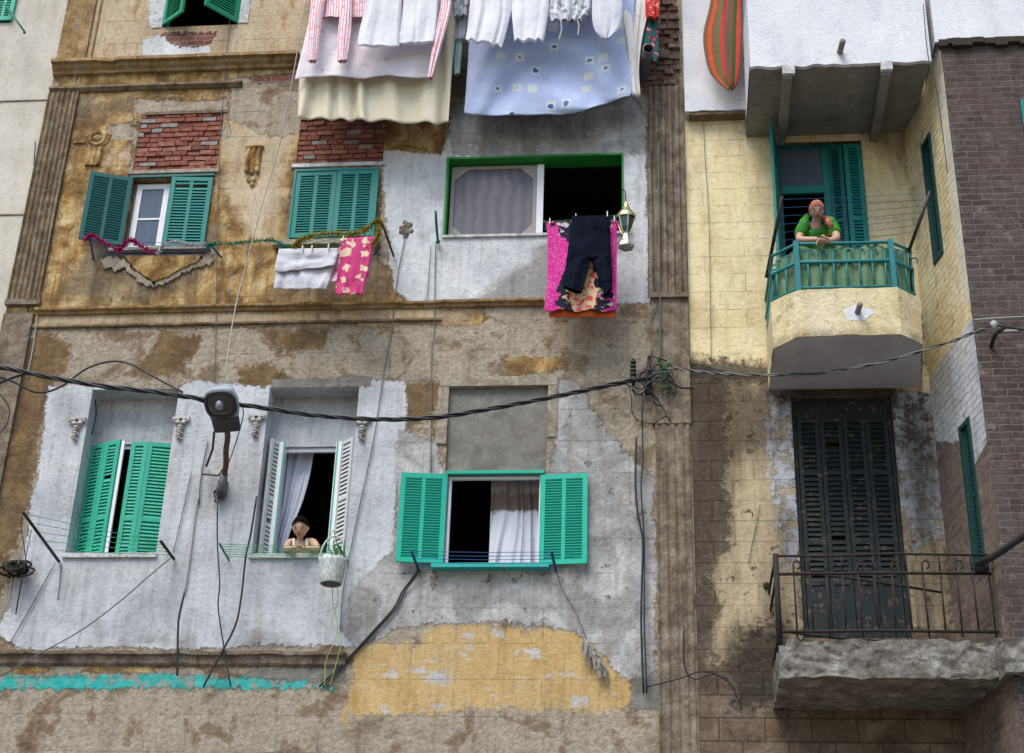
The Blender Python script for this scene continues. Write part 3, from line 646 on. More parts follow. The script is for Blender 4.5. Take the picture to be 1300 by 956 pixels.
# ------------------------------------------------------------------ windows
def wroot(name, h, fr, Y, mat, t=.05, label=None, sides='lrtb', parent=None):
    a, b, c, d = h; mb = MB(); d0 = .006
    if 'l' in sides: mb.box((a+d0,Y,c+d0),(a+fr,Y+t,d-d0))
    if 'r' in sides: mb.box((b-fr,Y,c+d0),(b-d0,Y+t,d-d0))
    if 't' in sides: mb.box((a+d0,Y+.003,d-fr),(b-d0,Y+t-.003,d-d0-.001))
    if 'b' in sides: mb.box((a+d0,Y+.003,c+d0+.001),(b-d0,Y+t-.003,c+fr))
    o = mb.build(name, mat, parent or main)
    if label: o['label'] = label
    return o
def openleaf(hinge_t, hinge_b, free_t, Y, **k):
    "leaf hinged at a plane point, its free top corner found at the same height"
    ht_ = W(*hinge_t, Y); hb = W(*hinge_b, Y); hb = Vector((ht_.x, Y, hb.z)); ft = WZ(*free_t, ht_.z); ft.z = ht_.z
    fb = Vector((ft.x, ft.y, hb.z)); return hb, fb, ft, ht_
def leaf(par, bl, br, tr, tl, mat, label=None, **k):
    o = shutter(bl, br, tr, tl, **k).build('shutter', mat, par)
    if label: o['label'] = label
    return o
# top window
w = wroot('window', H_top, .05, .10, M['greendark'], label='open green window at the top with whitewashed edges')
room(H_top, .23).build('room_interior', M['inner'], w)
zt = H_top[3]
h1 = Vector((H_top[0]+.01,-.01,H_top[2]+.02)); f1 = WZ(232,15,H_top[2]+.02); d1 = (f1-h1); d1.z = 0
leaf(w, h1, h1+d1, h1+d1+Vector((0,0,1.4)), h1+Vector((0,0,1.4)), M['greendark'], rows=1, cols=1, fr=.06, split=[.45])
h1 = Vector((H_top[1]-.01,-.01,H_top[2]+.02)); f1 = WZ(260,6,H_top[2]+.02); d1 = (f1-h1); d1.z = 0
leaf(w, h1+d1, h1, h1+Vector((0,0,1.4)), h1+d1+Vector((0,0,1.4)), M['greendark'], cols=1, fr=.06, split=[.45])
mb = MB(); mb.box((H_top[0]-.14,-.012,H_top[2]-.01),(H_top[0]-.003,.004,16.0)); mb.build('window_surround', M['dirtywhite'], w); mb = MB(); mb.box((H_top[1]+.003,-.012,H_top[2]+.02),(H_top[1]+.13,.004,16.0)); mb.build('window_surround', M['dirtywhite'], w)
# window one
w = wroot('window', H_w1, .045, .10, M['frame_taupe'], label='window with the left teal shutter folded back on the ochre wall')
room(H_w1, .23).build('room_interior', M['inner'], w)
zb_, zt_ = H_w1[2], H_w1[3]
xa, xb = H_w1[0]+.0, W(207,260).x
def sash(x0, x1, z0, z1, Y, mat, par, glass, fr=.05, mid=None, t=.03, split=None):
    mb = MB(); mb.box((x0,Y,z0),(x0+fr,Y+t,z1)); mb.box((x1-fr,Y,z0),(x1,Y+t,z1)); mb.box((x0+fr,Y+.002,z0),(x1-fr,Y+t-.002,z0+fr)); mb.box((x0+fr,Y+.002,z1-fr),(x1-fr,Y+t-.002,z1))
    if mid: mb.box((x0+fr,Y+.004,mid-.012),(x1-fr,Y+t-.004,mid+.012))
    o = mb.build('sash', mat, par); mb = MB(); mb.box((x0+fr-.005,Y+t*.5,z0+fr-.005),(x1-fr+.005,Y+t*.5+.004,z1-fr+.005)); mb.build('pane', glass, par); return o
sash(xa+.05, xa+.47, zb_+.03, zt_-.04, .07, M['whiteframe'], w, M['glass_blue'], fr=.07, mid=(zb_+zt_)/2-.03)
q = openleaf((169,227),(153,312),(115,217.5), -.02); leaf(w, q[1], q[0], q[3], q[2], M['teal'], slat=.036, flip=True)
hr = W(271,226,-.03); zt2 = hr.z; zb2 = W(256,314,-.03).z; xl = W(219,231,-.04).x
leaf(w, (xl,-.07,zb2), (hr.x,-.03,zb2), (hr.x,-.03,zt2), (xl,-.07,zt2), M['teal_bright'], slat=.042)
mb = MB(); mb.box((H_w1[0]-.02,-.04,H_w1[3]-.0),(H_w1[1]+.02,-.004,H_w1[3]+.03)); mb.build('head_bar', M['teal'], w)
mb = MB(); mb.box((H_w1[0]-.12,-.09,zb_-.05),(H_w1[1]+.1,.0,zb_-.01)); mb.build('sill', M['trim_pale'], w)
# window two (closed)
w = wroot('window', H_w2, .045, .06, M['teal_bright'], label='window closed by two teal shutters under the dark brick infill')
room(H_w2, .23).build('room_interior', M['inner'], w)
a, b, c, d = H_w2[0]-.03, H_w2[1]+.02, H_w2[2]-.03, H_w2[3]+.02; mid = (a+b)/2+.01
leaf(w, (a+.03,-.03,c+.03), (mid-.003,-.03,c+.03), (mid-.003,-.03,d-.03), (a+.03,-.03,d-.03), M['teal_bright'], slat=.036, fr=.06)
leaf(w, (mid+.003,-.036,c+.03), (b-.03,-.036,c+.03), (b-.03,-.036,d-.03), (mid+.003,-.036,d-.03), M['teal_bright'], slat=.036, fr=.06)
mb = MB(); mb.box((a,-.06,c),(a+.028,.0,d)); mb.box((b-.028,-.06,c),(b,.0,d)); mb.box((a+.028,-.058,d-.028),(b-.028,.0,d)); mb.build('outer_frame', M['teal_bright'], w)
mb = MB(); mb.box((a-.16,-.11,c-.10),(b+.06,.0,c-.03)); mb.build('sill', M['trim_pale'], w)
# wide green window
a, b, c, d = H_grn; mb = MB(); D = .24
mb.box((a-.028,-.014,c),(a,D,d)); mb.box((b,-.014,c),(b+.02,D,d)); mb.box((a-.028,-.014,d),(b+.02,D,d+.03))
w = mb.build('window', M['vgreen'], main); w['label'] = 'wide green edged window with a net screened left half and open right half'
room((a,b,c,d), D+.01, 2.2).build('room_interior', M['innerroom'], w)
xm = W(690,250,.15).x; Y0 = .13
mb = MB(); f = .045; y0, y1 = Y0, Y0+.04; A, B_, C1, D1 = a+.02, xm-.085, c+.01, d-.02; k = .16
outer = [(A,C1),(B_,C1),(B_,D1),(A,D1)]; inn = [(A+f+k,C1+f),(B_-f-k,C1+f),(B_-f,C1+f+k),(B_-f,D1-f-k),(B_-f-k,D1-f),(A+f+k,D1-f),(A+f,D1-f-k),(A+f,C1+f+k)]
# frame as ring of quads between outer rectangle and inner octagon
oc = [(A+f+k,C1),(B_-f-k,C1),(B_,C1+f+k),(B_,D1-f-k),(B_-f-k,D1),(A+f+k,D1),(A,D1-f-k),(A,C1+f+k)]; cor = {1:(B_,C1),3:(B_,D1),5:(A,D1),7:(A,C1)}
for i in range(8):
    j = (i+1) % 8; pts = [oc[i]] + ([cor[i]] if i in cor else []) + [oc[j], inn[j], inn[i]]; mb.prism(pts, y0, y1)
o = mb.build('screen_frame', M['frame_taupe'], w)
mb = MB(); mb.prism(inn, y0+.018, y0+.024)
mb.build('net_screen', M['glass_net'], w)
mb = MB(); mb.box((B_+.004,y0-.01,C1),(xm,y1,D1)); mb.build('sliding_stile', M['whiteframe'], w)
mb = MB(); mb.box((xm+.01,y0,c+.004),(b-.01,y0+.03,c+.05)); mb.box((xm+.01,y0+.1,c+.13),(b-.01,y0+.12,c+.15)); mb.box((xm+.01,y0+.1,c+.2),(b-.01,y0+.12,c+.215)); mb.build('bottom_rail', M['vgreen'], w)
mb = MB(); mb.box((a-.03,-.03,c-.035),(b+.03,.2,c-.002)); mb.build('sill', M['dirtywhite'], w)
# left niche window with two mint bifold shutters
w = wroot('window', Wn, .045, .33, M['whiteframe'], label='deep niche window with half closed mint shutters')
room(Wn, .43).build('room_interior', M['inner'], w)
zT, zB = W(117,567,.28).z, H_nl[2]+.012
def fold(pts, mat, **k):
    for (p, q) in zip(pts[:-1], pts[1:]):
        leaf(w, (p[0],p[1],zB), (q[0],q[1],zB), (q[0],q[1],zT), (p[0],p[1],zT), mat, cols=1, fr=.05, slat=.042, split=[.33], **k)
xA = W(118,567,.28).x; pB = WZ(154.5,558.5,zT); pm = ((xA+pB.x)/2-.0, (.27+pB.y)/2-.012)
fold([(xA,.27), pm, (pB.x-.004,pB.y)], M['mint'])
pC = WZ(168,561.5,zT); pE = WZ(217,566,zT); pD = WZ(189,561.5,zT)
fold([(pC.x,max(.04,pC.y)), (pD.x,max(.05,pD.y)), (H_nl[1]-.02,.25)], M['mint'])
mb = MB(); mb.box((pB.x+.005,pB.y,zB),(pB.x+.04,pB.y+.03,zT-.01)); mb.build('meeting_stile', M['whiteframe'], w)
# boy window
w = wroot('window', Wb, .05, .33, M['whiteframe'], label='deep niche window with pale shutters folded open and a white curtain')
room(Wb, .43).build('room_interior', M['inner'], w)
zT, zB = Wb[3]-.0, H_nb[2]+.012
xh = Wb[0]-.0
q = WZ(341,560,zT+.03)
leaf(w, (H_nb[0]+.05,.12,zB), (xh,.27,zB), (xh,.27,zT+.03), (H_nb[0]+.05,.12,zT+.03), M['whiteshut'], cols=1, fr=.04, slat=.05, split=[.5])
mb = MB(); mb.box((xh-.005,.225,zB),(xh+.06,.26,zT+.03)); mb.box((Wb[1]-.06,.225,zB),(Wb[1]+.005,.26,zT+.03)); mb.build('door_stile', M['whiteframe'], w)
mb = MB(); mb.box((xh+.045,.215,zB),(xh+.056,.224,zT+.03)); mb.box((Wb[1]-.05,.215,zB),(Wb[1]-.038,.224,zT+.03)); mb.build('green_edge_strip', M['mint2'], w)
leaf(w, (Wb[1]+.0,.27,zB), (H_nb[1]-.03,.10,zB), (H_nb[1]-.03,.10,zT+.03), (Wb[1]+.0,.27,zT+.03), M['whiteshut'], cols=1, fr=.04, slat=.05, split=[.5])
# middle window
w = wroot('window', H_mid, .035, .03, M['whiteframe'], label='window with both sea green shutters spread flat against the grey wall')
room(H_mid, .17).build('room_interior', M['inner'], w)
def flatleaf(px, Y0, Y1):
    P = [W(*px[0], Y0), W(*px[1], Y1), W(*px[2], Y1), W(*px[3], Y0)]
    zt = (P[2].z+P[3].z)/2; zb = (P[0].z+P[1].z)/2; x0 = (P[0].x+P[3].x)/2; x1 = (P[1].x+P[2].x)/2
    return (x0,Y0,zb),(x1,Y1,zb),(x1,Y1,zt),(x0,Y0,zt)
leaf(w, *flatleaf(((502,713),(563,716),(567.8,602.3),(509.4,600.8)), -.10, -.03), M['mint2'], flip=True, slat=.032, fr=.055)
leaf(w, *flatleaf(((684.5,716),(745.4,717),(746.3,602.3),(686.3,602.3)), -.03, -.07), M['mint2'], flip=True, slat=.032, fr=.055)
mb = MB(); a, b, c, d = H_mid; mb.box((a-.02,-.05,d+.0),(b+.02,.02,d+.035)); mb.build('head_bar', M['mint2'], w)
mb = MB(); mb.box((a-.12,-.13,c-.06),(b+.1,.0,c-.012)); mb.build('sill', paint('turquoise_worn_sill', (.02,.38,.36), .6, .7, dirt=(.25,.24,.22)), w)
# ================================================================== LEFT BUILDING
lb = thing('apartment_building', 'pale beige rendered apartment building at the far left edge', 'building', (-12, 0, 0))
s = N('pale_beige_render', .93, .12); c = s.ramp(s.noise(1.5,7,.62), [(.3,(.50,.46,.40)),(.5,(.60,.56,.49)),(.7,(.66,.62,.56))]); c = s.mix(s.step(s.noise(70,5,.7),.5,.75,0,.35), c, (.35,.31,.26)); c = s.mix(s.step(streak(s,5,.2),.56,.7,0,.3), c, (.33,.29,.24))
co = s.sep(s.co()); dark = s.step(co[2], 10.4, 10.6, .35, 0); c = s.mix(s.math('MULTIPLY', s.step(s.noise(2.5,7,.65),.45,.6), dark), c, (.25,.21,.17))
M['beige'] = s.done(grit(s, c, .7), s.bump(s.noise(45,8,.75), .012, .9))
mb = MB(); LX = XL-.03; Hs = (W(-30,0,.06).x, W(14,28,.06).x, W(10,29,.06).z, W(10,29,.06).z+1.3)
mb, _ = wallsheet([-13, LX], [0, 10.44, 12.92, 19], [Hs], {}, .06); reveal(mb, Hs, .06, .3); mb.quad((LX,.06,0),(LX,8,0),(LX,8,19),(LX,.06,19)); mb.quad((-13,.06,19),(LX,.06,19),(LX,8,19),(-13,8,19))
mb.build('wall', M['beige'], lb)
mb = MB()
for z in (Zp(30,125), Zp(20,270)): mb.box((-13,.048,z),(LX-.01,.0595,z+.014))
mb.build('panel_joint', M['trim_grey'], lb)
w = wroot('window', Hs, .05, .10, M['mint'], parent=lb); room(Hs, .31).build('room_interior', M['inner'], w)
leaf(w, (Hs[0]+.3,.03,Hs[2]+.02), (Hs[1]+.02,.03,Hs[2]+.02), (Hs[1]+.02,.03,Hs[3]), (Hs[0]+.3,.03,Hs[3]), M['mint'])
mb = MB(); mb.tube([W(6,5,-.02), W(31,40,-.35)], .014, 6); mb.ball(W(31,41,-.35), .022, 6, 4)
single(mb, 'clothesline_bracket', M['greenbracket'], 'green metal clothesline arm below the mint shutter at the upper left corner', 'clothesline')
for z in ():
    pass

# ================================================================== RIGHT BUILDING
rb = thing('apartment_building', 'cream and brown brick apartment building with three stacked balconies', 'building', (2, 0, 0))
BX0 = XR-.002; BK = 2.88; FX, FY = 3.15, -1.30     # back corner, front corner of the splayed flank
H_d2 = (W(984,185).x, W(1093,180).x, 9.46, W(1040,180).z)
H_d1 = (W(1004,510).x, W(1131,505).x, 6.47, W(1060,503).z)
s = N('cream_and_stone_wall', .93, .12); co = s.sep(s.co()); P_ = s.geo(); gz = s.sep(P_)
vec = s.comb(gz[0], gz[2])
stone, sf = brickpat(s, vec, w=.46, h=.235, mort=.008)
bc = s.ramp(s.noise(3.0,8,.65,dist=.5), [(.3,(.075,.052,.038)),(.48,(.15,.112,.082)),(.62,(.22,.175,.135)),(.75,(.28,.235,.19))])
bc = s.mix(s.step(s.noise(26,7,.72),.5,.72,0,.6), bc, (.06,.045,.035)); bc = s.mix(s.math('MULTIPLY', s.sep(stone)[0], .3), bc, (.17,.11,.08)); bc = s.mix(s.math('MULTIPLY', sf, .7), bc, (.06,.05,.042))
ht = s.math('SUBTRACT', s.math('MULTIPLY', s.noise(14,8,.7), .7), sf)
nA = s.noise(2.4,6,.6,dist=.3); nB = s.noise(12,6,.68); nC = s.noise(50,4,.6)
cr = c_cream(s, vec); _, sf2 = brickpat(s, vec, w=.92, h=.235, mort=.005); sf2 = s.math('MULTIPLY', sf2, s.step(s.noise(3,5,.6), .4, .6)); cr = s.mix(s.math('MULTIPLY', sf2, .35), cr, (.25,.17,.09))
def mask(name, big=.18, mid=.10, fine=.03, w=.006):
    v = s.attr(name)
    for n_, k in ((nA, big), (nB, mid), (nC, fine)): v = s.math('ADD', v, s.math('MULTIPLY', s.math('SUBTRACT', n_, .5), k*2))
    return s.step(v, -w, w)
col = bc
mk = mask('creamlow', .22, .28, .08, .05); mk = s.math('MULTIPLY', mk, s.step(s.noise(5,9,.72), .37, .42)); col = s.mix(mk, col, s.mix(s.noise(4,7,.6), (.56,.47,.31), (.38,.30,.19)))
ht = s.math('ADD', ht, s.math('MULTIPLY', mk, .5))
mk = mask('wash', .15, .25, .08); mk = s.math('MULTIPLY', mk, s.step(s.noise(6,9,.74), .44, .50)); col = s.mix(mk, col, s.mix(s.noise(3,6,.6), (.40,.43,.48), (.55,.57,.62))); ht = s.math('ADD', ht, s.math('MULTIPLY', mk, .3))
mk = mask('cream', .03, .06, .03); col = s.mix(mk, col, cr); hb = s.n('ShaderNodeMix', data_type='FLOAT'); s.put(hb.inputs[0], mk); s.put(hb.inputs[2], ht); s.put(hb.inputs[3], s.math('SUBTRACT', s.math('MULTIPLY', s.noise(16,7,.65), .35), s.math('MULTIPLY', sf2, .5))); ht = hb.outputs[0]
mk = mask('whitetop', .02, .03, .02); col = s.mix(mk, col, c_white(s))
mk = s.math('MULTIPLY', mask('mould', .10, .30, .12, .06), .85); col = s.mix(mk, col, (.035,.030,.026))
mk = s.math('MULTIPLY', s.step(s.math('ADD', s.attr('soot'), s.math('MULTIPLY', s.math('SUBTRACT', s.noise(4, 8, .7, v=s.map(s.co(), (1.6,1,.3))), .5), .9)), -.14, .26), .8); col = s.mix(mk, col, (.060,.045,.033))
sp = s.math('MULTIPLY', s.step(s.noise(30,5,.75),.66,.70), .7); col = s.mix(sp, col, (.07,.055,.045)); col = grit(s, col)
M['wallB'] = s.done(col, s.bump(s.math('ADD', ht, s.math('MULTIPLY', s.noise(22, 6, .7), .4)), .022, 1.0))
LB = {}
LB['cream'] = [pxpoly([(840,120),(1160,120),(1185,470),(1185,500),(1000,478),(930,476),(905,466),(868,458),(862,440),(858,300)])]
LB['creamlow'] = [pxpoly([(918,480),(1010,478),(1012,560),(1022,690),(1024,800),(1000,830),(900,840),(912,780),(900,740),(925,690),(918,600)]), pxpoly([(1130,560),(1200,560),(1210,800),(1150,800)])]
LB['wash'] = [pxpoly([(980,480),(1005,480),(1020,720),(1000,720),(970,560)]), pxpoly([(1135,478),(1190,478),(1202,600),(1195,680),(1160,700),(1140,600)])]
LB['whitetop'] = [pxpoly([(840,-200),(960,-200),(948,150),(845,150)])]
LB['mould'] = [pxpoly([(862,452),(985,462),(990,486),(860,484)]), pxpoly([(985,486),(1140,486),(1140,512),(985,512)]), pxpoly([(1165,400),(1180,400),(1185,470),(1175,470)]), pxpoly([(950,156),(985,156),(985,168),(950,168)]), pxpoly([(940,800),(1000,790),(1000,900),(930,900)])]
LB['soot'] = [pxpoly([(862,470),(1000,470),(1006,560),(940,600),(925,700),(915,800),(862,860)]), pxpoly([(1134,500),(1200,500),(1215,820),(1150,820)]), pxpoly([(985,640),(1022,640),(1024,860),(900,870),(900,810),(960,780)]), pxpoly([(1100,165),(1150,165),(1160,230),(1110,190)])]
xs = frange(BX0, BK, .035); zs = frange(5.0, 15.6, .035)
mb, at = wallsheet(xs, zs, [H_d1, H_d2], LB); reveal(mb, H_d1, 0, .16); reveal(mb, H_d2, 0, .2)
mb.quad((BX0,0,0),(BK,0,0),(BK,0,5.0),(BX0,0,5.0)); mb.quad((BX0,0,zs[-1]),(BK,0,zs[-1]),(BK,0,19),(BX0,0,19))
for k in at: at[k] = np.concatenate([at[k], np.full(len(mb.v)-len(at[k]), -.5)])
mb.build('wall', M['wallB'], rb, attrs=at)

# splayed flank : s runs from the back corner (0) to the front corner (Ls)
dv = Vector((FX-BK, FY, 0)); Ls = dv.length; du = dv.normalized(); dn = Vector((-du.y, du.x, 0)) * -1   # outward normal, towards -X
if dn.x > 0: dn = -dn
def SP(s_, z, off=0.0): return tuple(Vector((BK, 0, z)) + du*s_ + dn*off)
def rayflank(px, py):
    d = Vector(ray(px, py).tolist()); p0 = Vector((BK,0,0)); c = Vector(CAM.tolist()); t = (p0-c).dot(dn)/d.dot(dn); q = c+d*t; return ((q-p0).dot(du), q.z)
fw1 = [rayflank(*q) for q in ((1168,188),(1181,170),(1199,322),(1189,330))]; fw2 = [rayflank(*q) for q in ((1217,543),(1232,530),(1251,712),(1240,730))]
def hf(f): return (min(f[0][0],f[3][0]) if False else (f[0][0]+f[3][0])/2, (f[1][0]+f[2][0])/2, (f[2][1]+f[3][1])/2, (f[0][1]+f[1][1])/2)
H1, H2 = hf(fw1), hf(fw2); print('flank windows', H1, H2)
H1 = (max(.12,H1[0]), min(Ls-.15,H1[1]), H1[2], H1[3]); H2 = (max(.12,H2[0]), min(Ls-.15,H2[1]), H2[2], H2[3])
def fpoly(l): return [rayflank(*q) for q in l]
LF = {'cream': [[(-1,fpoly([(1180,480)])[0][1]-.1), (Ls*.5, rayflank(1215,440)[1]), (Ls+1, rayflank(1240,392)[1]), (Ls+1,17), (-1,17)]],
      'white': [fpoly([(1178,485),(1200,450),(1236,400),(1262,470),(1262,545),(1232,600),(1228,560),(1200,560),(1188,560),(1180,520)])],
      'whitetop': [[(Ls-.16, rayflank(1189,76)[1]-3.2),(Ls+1,rayflank(1189,76)[1]-3.4),(Ls+1,17),(Ls-.3,17)]]}
s = N('painted_brick_flank', .93, .12); at1 = s.attr('ss'); gz = s.sep(s.geo()); vec = s.comb(at1, gz[2])
bc, bf = c_brick(s, vec, (.14,.10,.08), (.22,.165,.135), (.18,.155,.13), w=.24, h=.082, mort=.010)
nA = s.noise(2.6,6,.6); nB = s.noise(12,6,.68); nC = s.noise(50,4,.6); col = bc; ht = s.math('SUBTRACT', s.math('MULTIPLY', s.noise(14,7,.7), .5), bf)
cr = c_cream(s, vec); cr = s.mix(s.math('MULTIPLY', bf, s.step(s.noise(5,6,.65),.35,.65,.02,.5)), cr, (.30,.215,.12))
col = s.mix(mask('cream', .06, .06, .03), col, cr)
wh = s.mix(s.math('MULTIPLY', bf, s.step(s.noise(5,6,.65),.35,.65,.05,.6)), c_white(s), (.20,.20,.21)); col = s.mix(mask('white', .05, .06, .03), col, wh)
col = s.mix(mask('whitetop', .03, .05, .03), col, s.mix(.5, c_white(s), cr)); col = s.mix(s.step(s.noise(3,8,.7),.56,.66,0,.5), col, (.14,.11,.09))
M['flank'] = s.done(grit(s, col), s.bump(s.math('ADD', ht, s.math('MULTIPLY', s.noise(22, 6, .7), .4)), .018, 1.0))
mb, at = wallsheet(frange(0, Ls, .035), frange(5.0, 15.6, .035), [H1, H2], LF, P=lambda a, z: SP(a, z))
ssv = [ (Vector((v[0]-BK, v[1], 0))).dot(du) for v in mb.v]; nn = len(mb.v)
for h in (H1, H2):
    a, b, c, d = h; q = -.14
    for e in (((a,c,0),(a,c,q),(a,d,q),(a,d,0)), ((b,c,0),(b,d,0),(b,d,q),(b,c,q)), ((a,d,0),(a,d,q),(b,d,q),(b,d,0)), ((a,c,0),(b,c,0),(b,c,q),(a,c,q))):
        mb.quad(*[SP(x, z, o_) for x, z, o_ in e])
mb.quad(SP(0,0),SP(Ls,0),SP(Ls,5.0),SP(0,5.0)); mb.quad(SP(0,15.6),SP(Ls,15.6),SP(Ls,19),SP(0,19))
k_ = len(mb.v)-nn
for k in at: at[k] = np.concatenate([at[k], np.full(k_, .5 if k == 'cream' else -.5)])
at['ss'] = np.concatenate([ssv, np.full(k_, .3)]); mb.build('flank_wall', M['flank'], rb, attrs=at)
def flankwindow(h, mat, cols, lab):
    a, b, c, d = h; mb = MB(); B = lambda p, q: mb.obox(Vector((BK,0,0)), du, Vector((0,0,1)), dn, p, q)
    f = .05
    B((a,c,-.1),(a+f,d,.02)); B((b-f,c,-.1),(b,d,.02)); B((a+f,c+.001,-.098),(b-f,c+f,.018)); B((a+f,d-f,-.098),(b-f,d-.001,.018))
    w = mb.build('window', mat, rb); w['label'] = lab
    mb = MB(); B((a-.3,c-.3,-1.2),(b+.3,d+.3,-1.16)); B((a-.3,c-.3,-1.16),(a-.26,d+.3,-.142)); B((b+.26,c-.3,-1.16),(b+.3,d+.3,-.142)); B((a-.3,d+.26,-1.15),(b+.3,d+.3,-.142)); B((a-.3,c-.3,-1.15),(b+.3,c-.26,-.142)); mb.build('room_interior', M['inner'], w)
    P = [Vector(SP(x, z, -.03)) for x, z in ((b-f-.004,c+f+.004),(a+f+.004,c+f+.004),(a+f+.004,d-f-.004),(b-f-.004,d-f-.004))]
    P = [P[1], P[0], P[3], P[2]]; leaf(w, *P, mat, cols=1, slat=.045, split=[.5])
flankwindow(H1, M['teal_dark'], 1, 'narrow teal shuttered window in the cream flank wall'); flankwindow(H2, M['teal_dark'], 1, 'narrow green shuttered window low in the bare brick flank')

# brown brick front to the right, white plaster above
s = N('brown_brick_front', .92, .15); gz = s.sep(s.geo()); vec = s.comb(s.math('ADD', gz[0], s.math('MULTIPLY', gz[2], -.0)), gz[2])
bc, bf = c_brick(s, vec, (.078,.060,.054), (.135,.106,.096), (.19,.165,.15), w=.235, h=.078, mort=.009)
bc = s.mix(s.step(s.noise(1.3,6,.6),.42,.62,0,.3), bc, (.13,.078,.068)); bc = s.mix(s.step(s.noise(.9,5,.6,v=s.map(s.co(),(1,1,1),(5,0,3))),.5,.66,0,.45), bc, (.12,.10,.095)); bc = s.mix(s.step(streak(s,6,.15),.56,.7,0,.5), bc, (.06,.045,.04))
M['brownbrick'] = s.done(grit(s, bc), s.bump(s.math('SUBTRACT', s.math('MULTIPLY', s.noise(20,8,.78), 1.2), bf), .022, 1.0))
ztb = W(1240,53,FY).z; H_r = (W(1294,130,FY).x, W(1294,130,FY).x+.9, W(1298,198,FY).z, W(1292,127,FY).z)
mb, _ = wallsheet(frange(FX, FX+5, .5), [0,2,4,6,8,10,12,ztb], [H_r], {}, FY); reveal(mb, H_r, FY, FY+.2); mb.build('brick_front_wall', M['brownbrick'], rb)
a, b, c, d = H_r
w = wroot('window', H_r, .05, FY-.02, M['teal_bright'], parent=rb); w['label'] = 'teal shuttered window at the right edge of the brown brick wall'
room(H_r, FY+.21).build('room_interior', M['inner'], w); leaf(w, (a+.055,FY+.02,c+.055), ((a+b)/2,FY+.02,c+.055), ((a+b)/2,FY+.02,d-.055), (a+.055,FY+.02,d-.055), M['teal_bright'])
# lintel strip of crumbled mortar below the white
mb = MB(); x = FX-.02
while x < FX+4:
    w_ = random.uniform(.05,.16); mb.box((x,FY-.05-random.uniform(0,.03),ztb-random.uniform(.05,.11)),(x+w_,FY+.02,ztb+.01)); x += w_*.96
mb.build('crumbled_band', flat('black_mould', (.045,.036,.03), .95), rb)
s = N('white_plaster', .92, .12)
cw_ = s.ramp(s.noise(2,7,.6), [(.3,(.62,.64,.70)),(.55,(.74,.75,.79)),(.75,(.80,.80,.82))]); cw_ = s.mix(s.step(s.noise(40,6,.72),.55,.75,0,.3), cw_, (.42,.42,.42)); cw_ = s.mix(s.step(streak(s,5,.15),.58,.7,0,.2), cw_, (.45,.45,.46))
M['plaster'] = s.done(grit(s, cw_, .45), s.bump(s.noise(38,8,.72), .014, .9))
mb = MB(); nx = 40; pts = []
for i in range(nx+1): x = FX-.06+i*.1; pts.append((x, ztb-.015+.03*MN.noise(Vector((x*6,0,2)))))
for i in range(nx): mb.add([(pts[i][0],FY-.045,pts[i][1]),(pts[i+1][0],FY-.045,pts[i+1][1]),(pts[i+1][0],FY-.045,19),(pts[i][0],FY-.045,19),(pts[i][0],FY+.0,pts[i][1]),(pts[i+1][0],FY+.0,pts[i+1][1])], [(0,1,2,3),(0,4,5,1)])
mb.quad((FX-.06,FY-.045,pts[0][1]),(FX-.06,FY-.045,19),(FX-.06,.0,19),(FX-.06,.0,pts[0][1])); mb.quad((FX-.06,FY-.045,19),(FX+4,FY-.045,19),(FX+4,0,19),(FX-.06,0,19))
mb.build('white_plaster_front', M['plaster'], rb)

# ---- white plastered bay left of the upper balcony
zb_ = Zp(900,150)
mb = MB(); n = 24; x0, x1 = BX0+.01, 1.0
for i in range(n):
    a, b = x0+(x1-x0)*i/n, x0+(x1-x0)*(i+1)/n; f = lambda x: zb_ + .02*MN.noise(Vector((x*7,1,1))); mb.add([(a,-.16,f(a)),(b,-.16,f(b)),(b,-.16,19),(a,-.16,19),(a,.0,f(a)),(b,.0,f(b))], [(0,1,2,3),(0,4,5,1)])
mb.quad((x0,0,zb_),(x0,0,19),(x0,-.16,19),(x0,-.16,zb_)); mb.build('white_bay_front', M['plaster'], rb)
mb = MB(); mb.box((x0+.05,-.145,zb_-.045),(x1,.01,zb_-.012)); mb.build('mouldy_ledge', M['trim_dark'], rb)
# ---- upper balcony
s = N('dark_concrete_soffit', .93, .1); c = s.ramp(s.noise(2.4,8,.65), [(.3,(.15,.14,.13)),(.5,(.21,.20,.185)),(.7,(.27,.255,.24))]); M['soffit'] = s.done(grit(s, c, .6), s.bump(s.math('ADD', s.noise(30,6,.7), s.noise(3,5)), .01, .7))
s = N('grey_soffit', .93, .1); c = s.ramp(s.noise(2.0,8,.65), [(.3,(.42,.41,.44)),(.5,(.52,.51,.54)),(.7,(.60,.59,.61))]); M['soffit2'] = s.done(grit(s, c, .4), s.bump(s.noise(30,6,.7), .008, .7))
YB = -1.38; ZB = 12.72
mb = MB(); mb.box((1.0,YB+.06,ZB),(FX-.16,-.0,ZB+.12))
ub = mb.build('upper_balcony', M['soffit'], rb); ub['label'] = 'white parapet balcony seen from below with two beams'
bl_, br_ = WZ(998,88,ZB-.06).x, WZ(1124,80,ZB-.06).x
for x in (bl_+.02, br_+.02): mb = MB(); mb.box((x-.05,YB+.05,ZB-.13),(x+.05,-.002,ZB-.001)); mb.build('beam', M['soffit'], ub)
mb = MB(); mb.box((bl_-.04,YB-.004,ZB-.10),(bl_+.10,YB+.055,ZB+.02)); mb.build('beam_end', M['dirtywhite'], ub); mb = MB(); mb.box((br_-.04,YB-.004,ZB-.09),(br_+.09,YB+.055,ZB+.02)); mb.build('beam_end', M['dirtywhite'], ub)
mb = MB(); n = 60; x0, x1 = 1.0, FX-.13
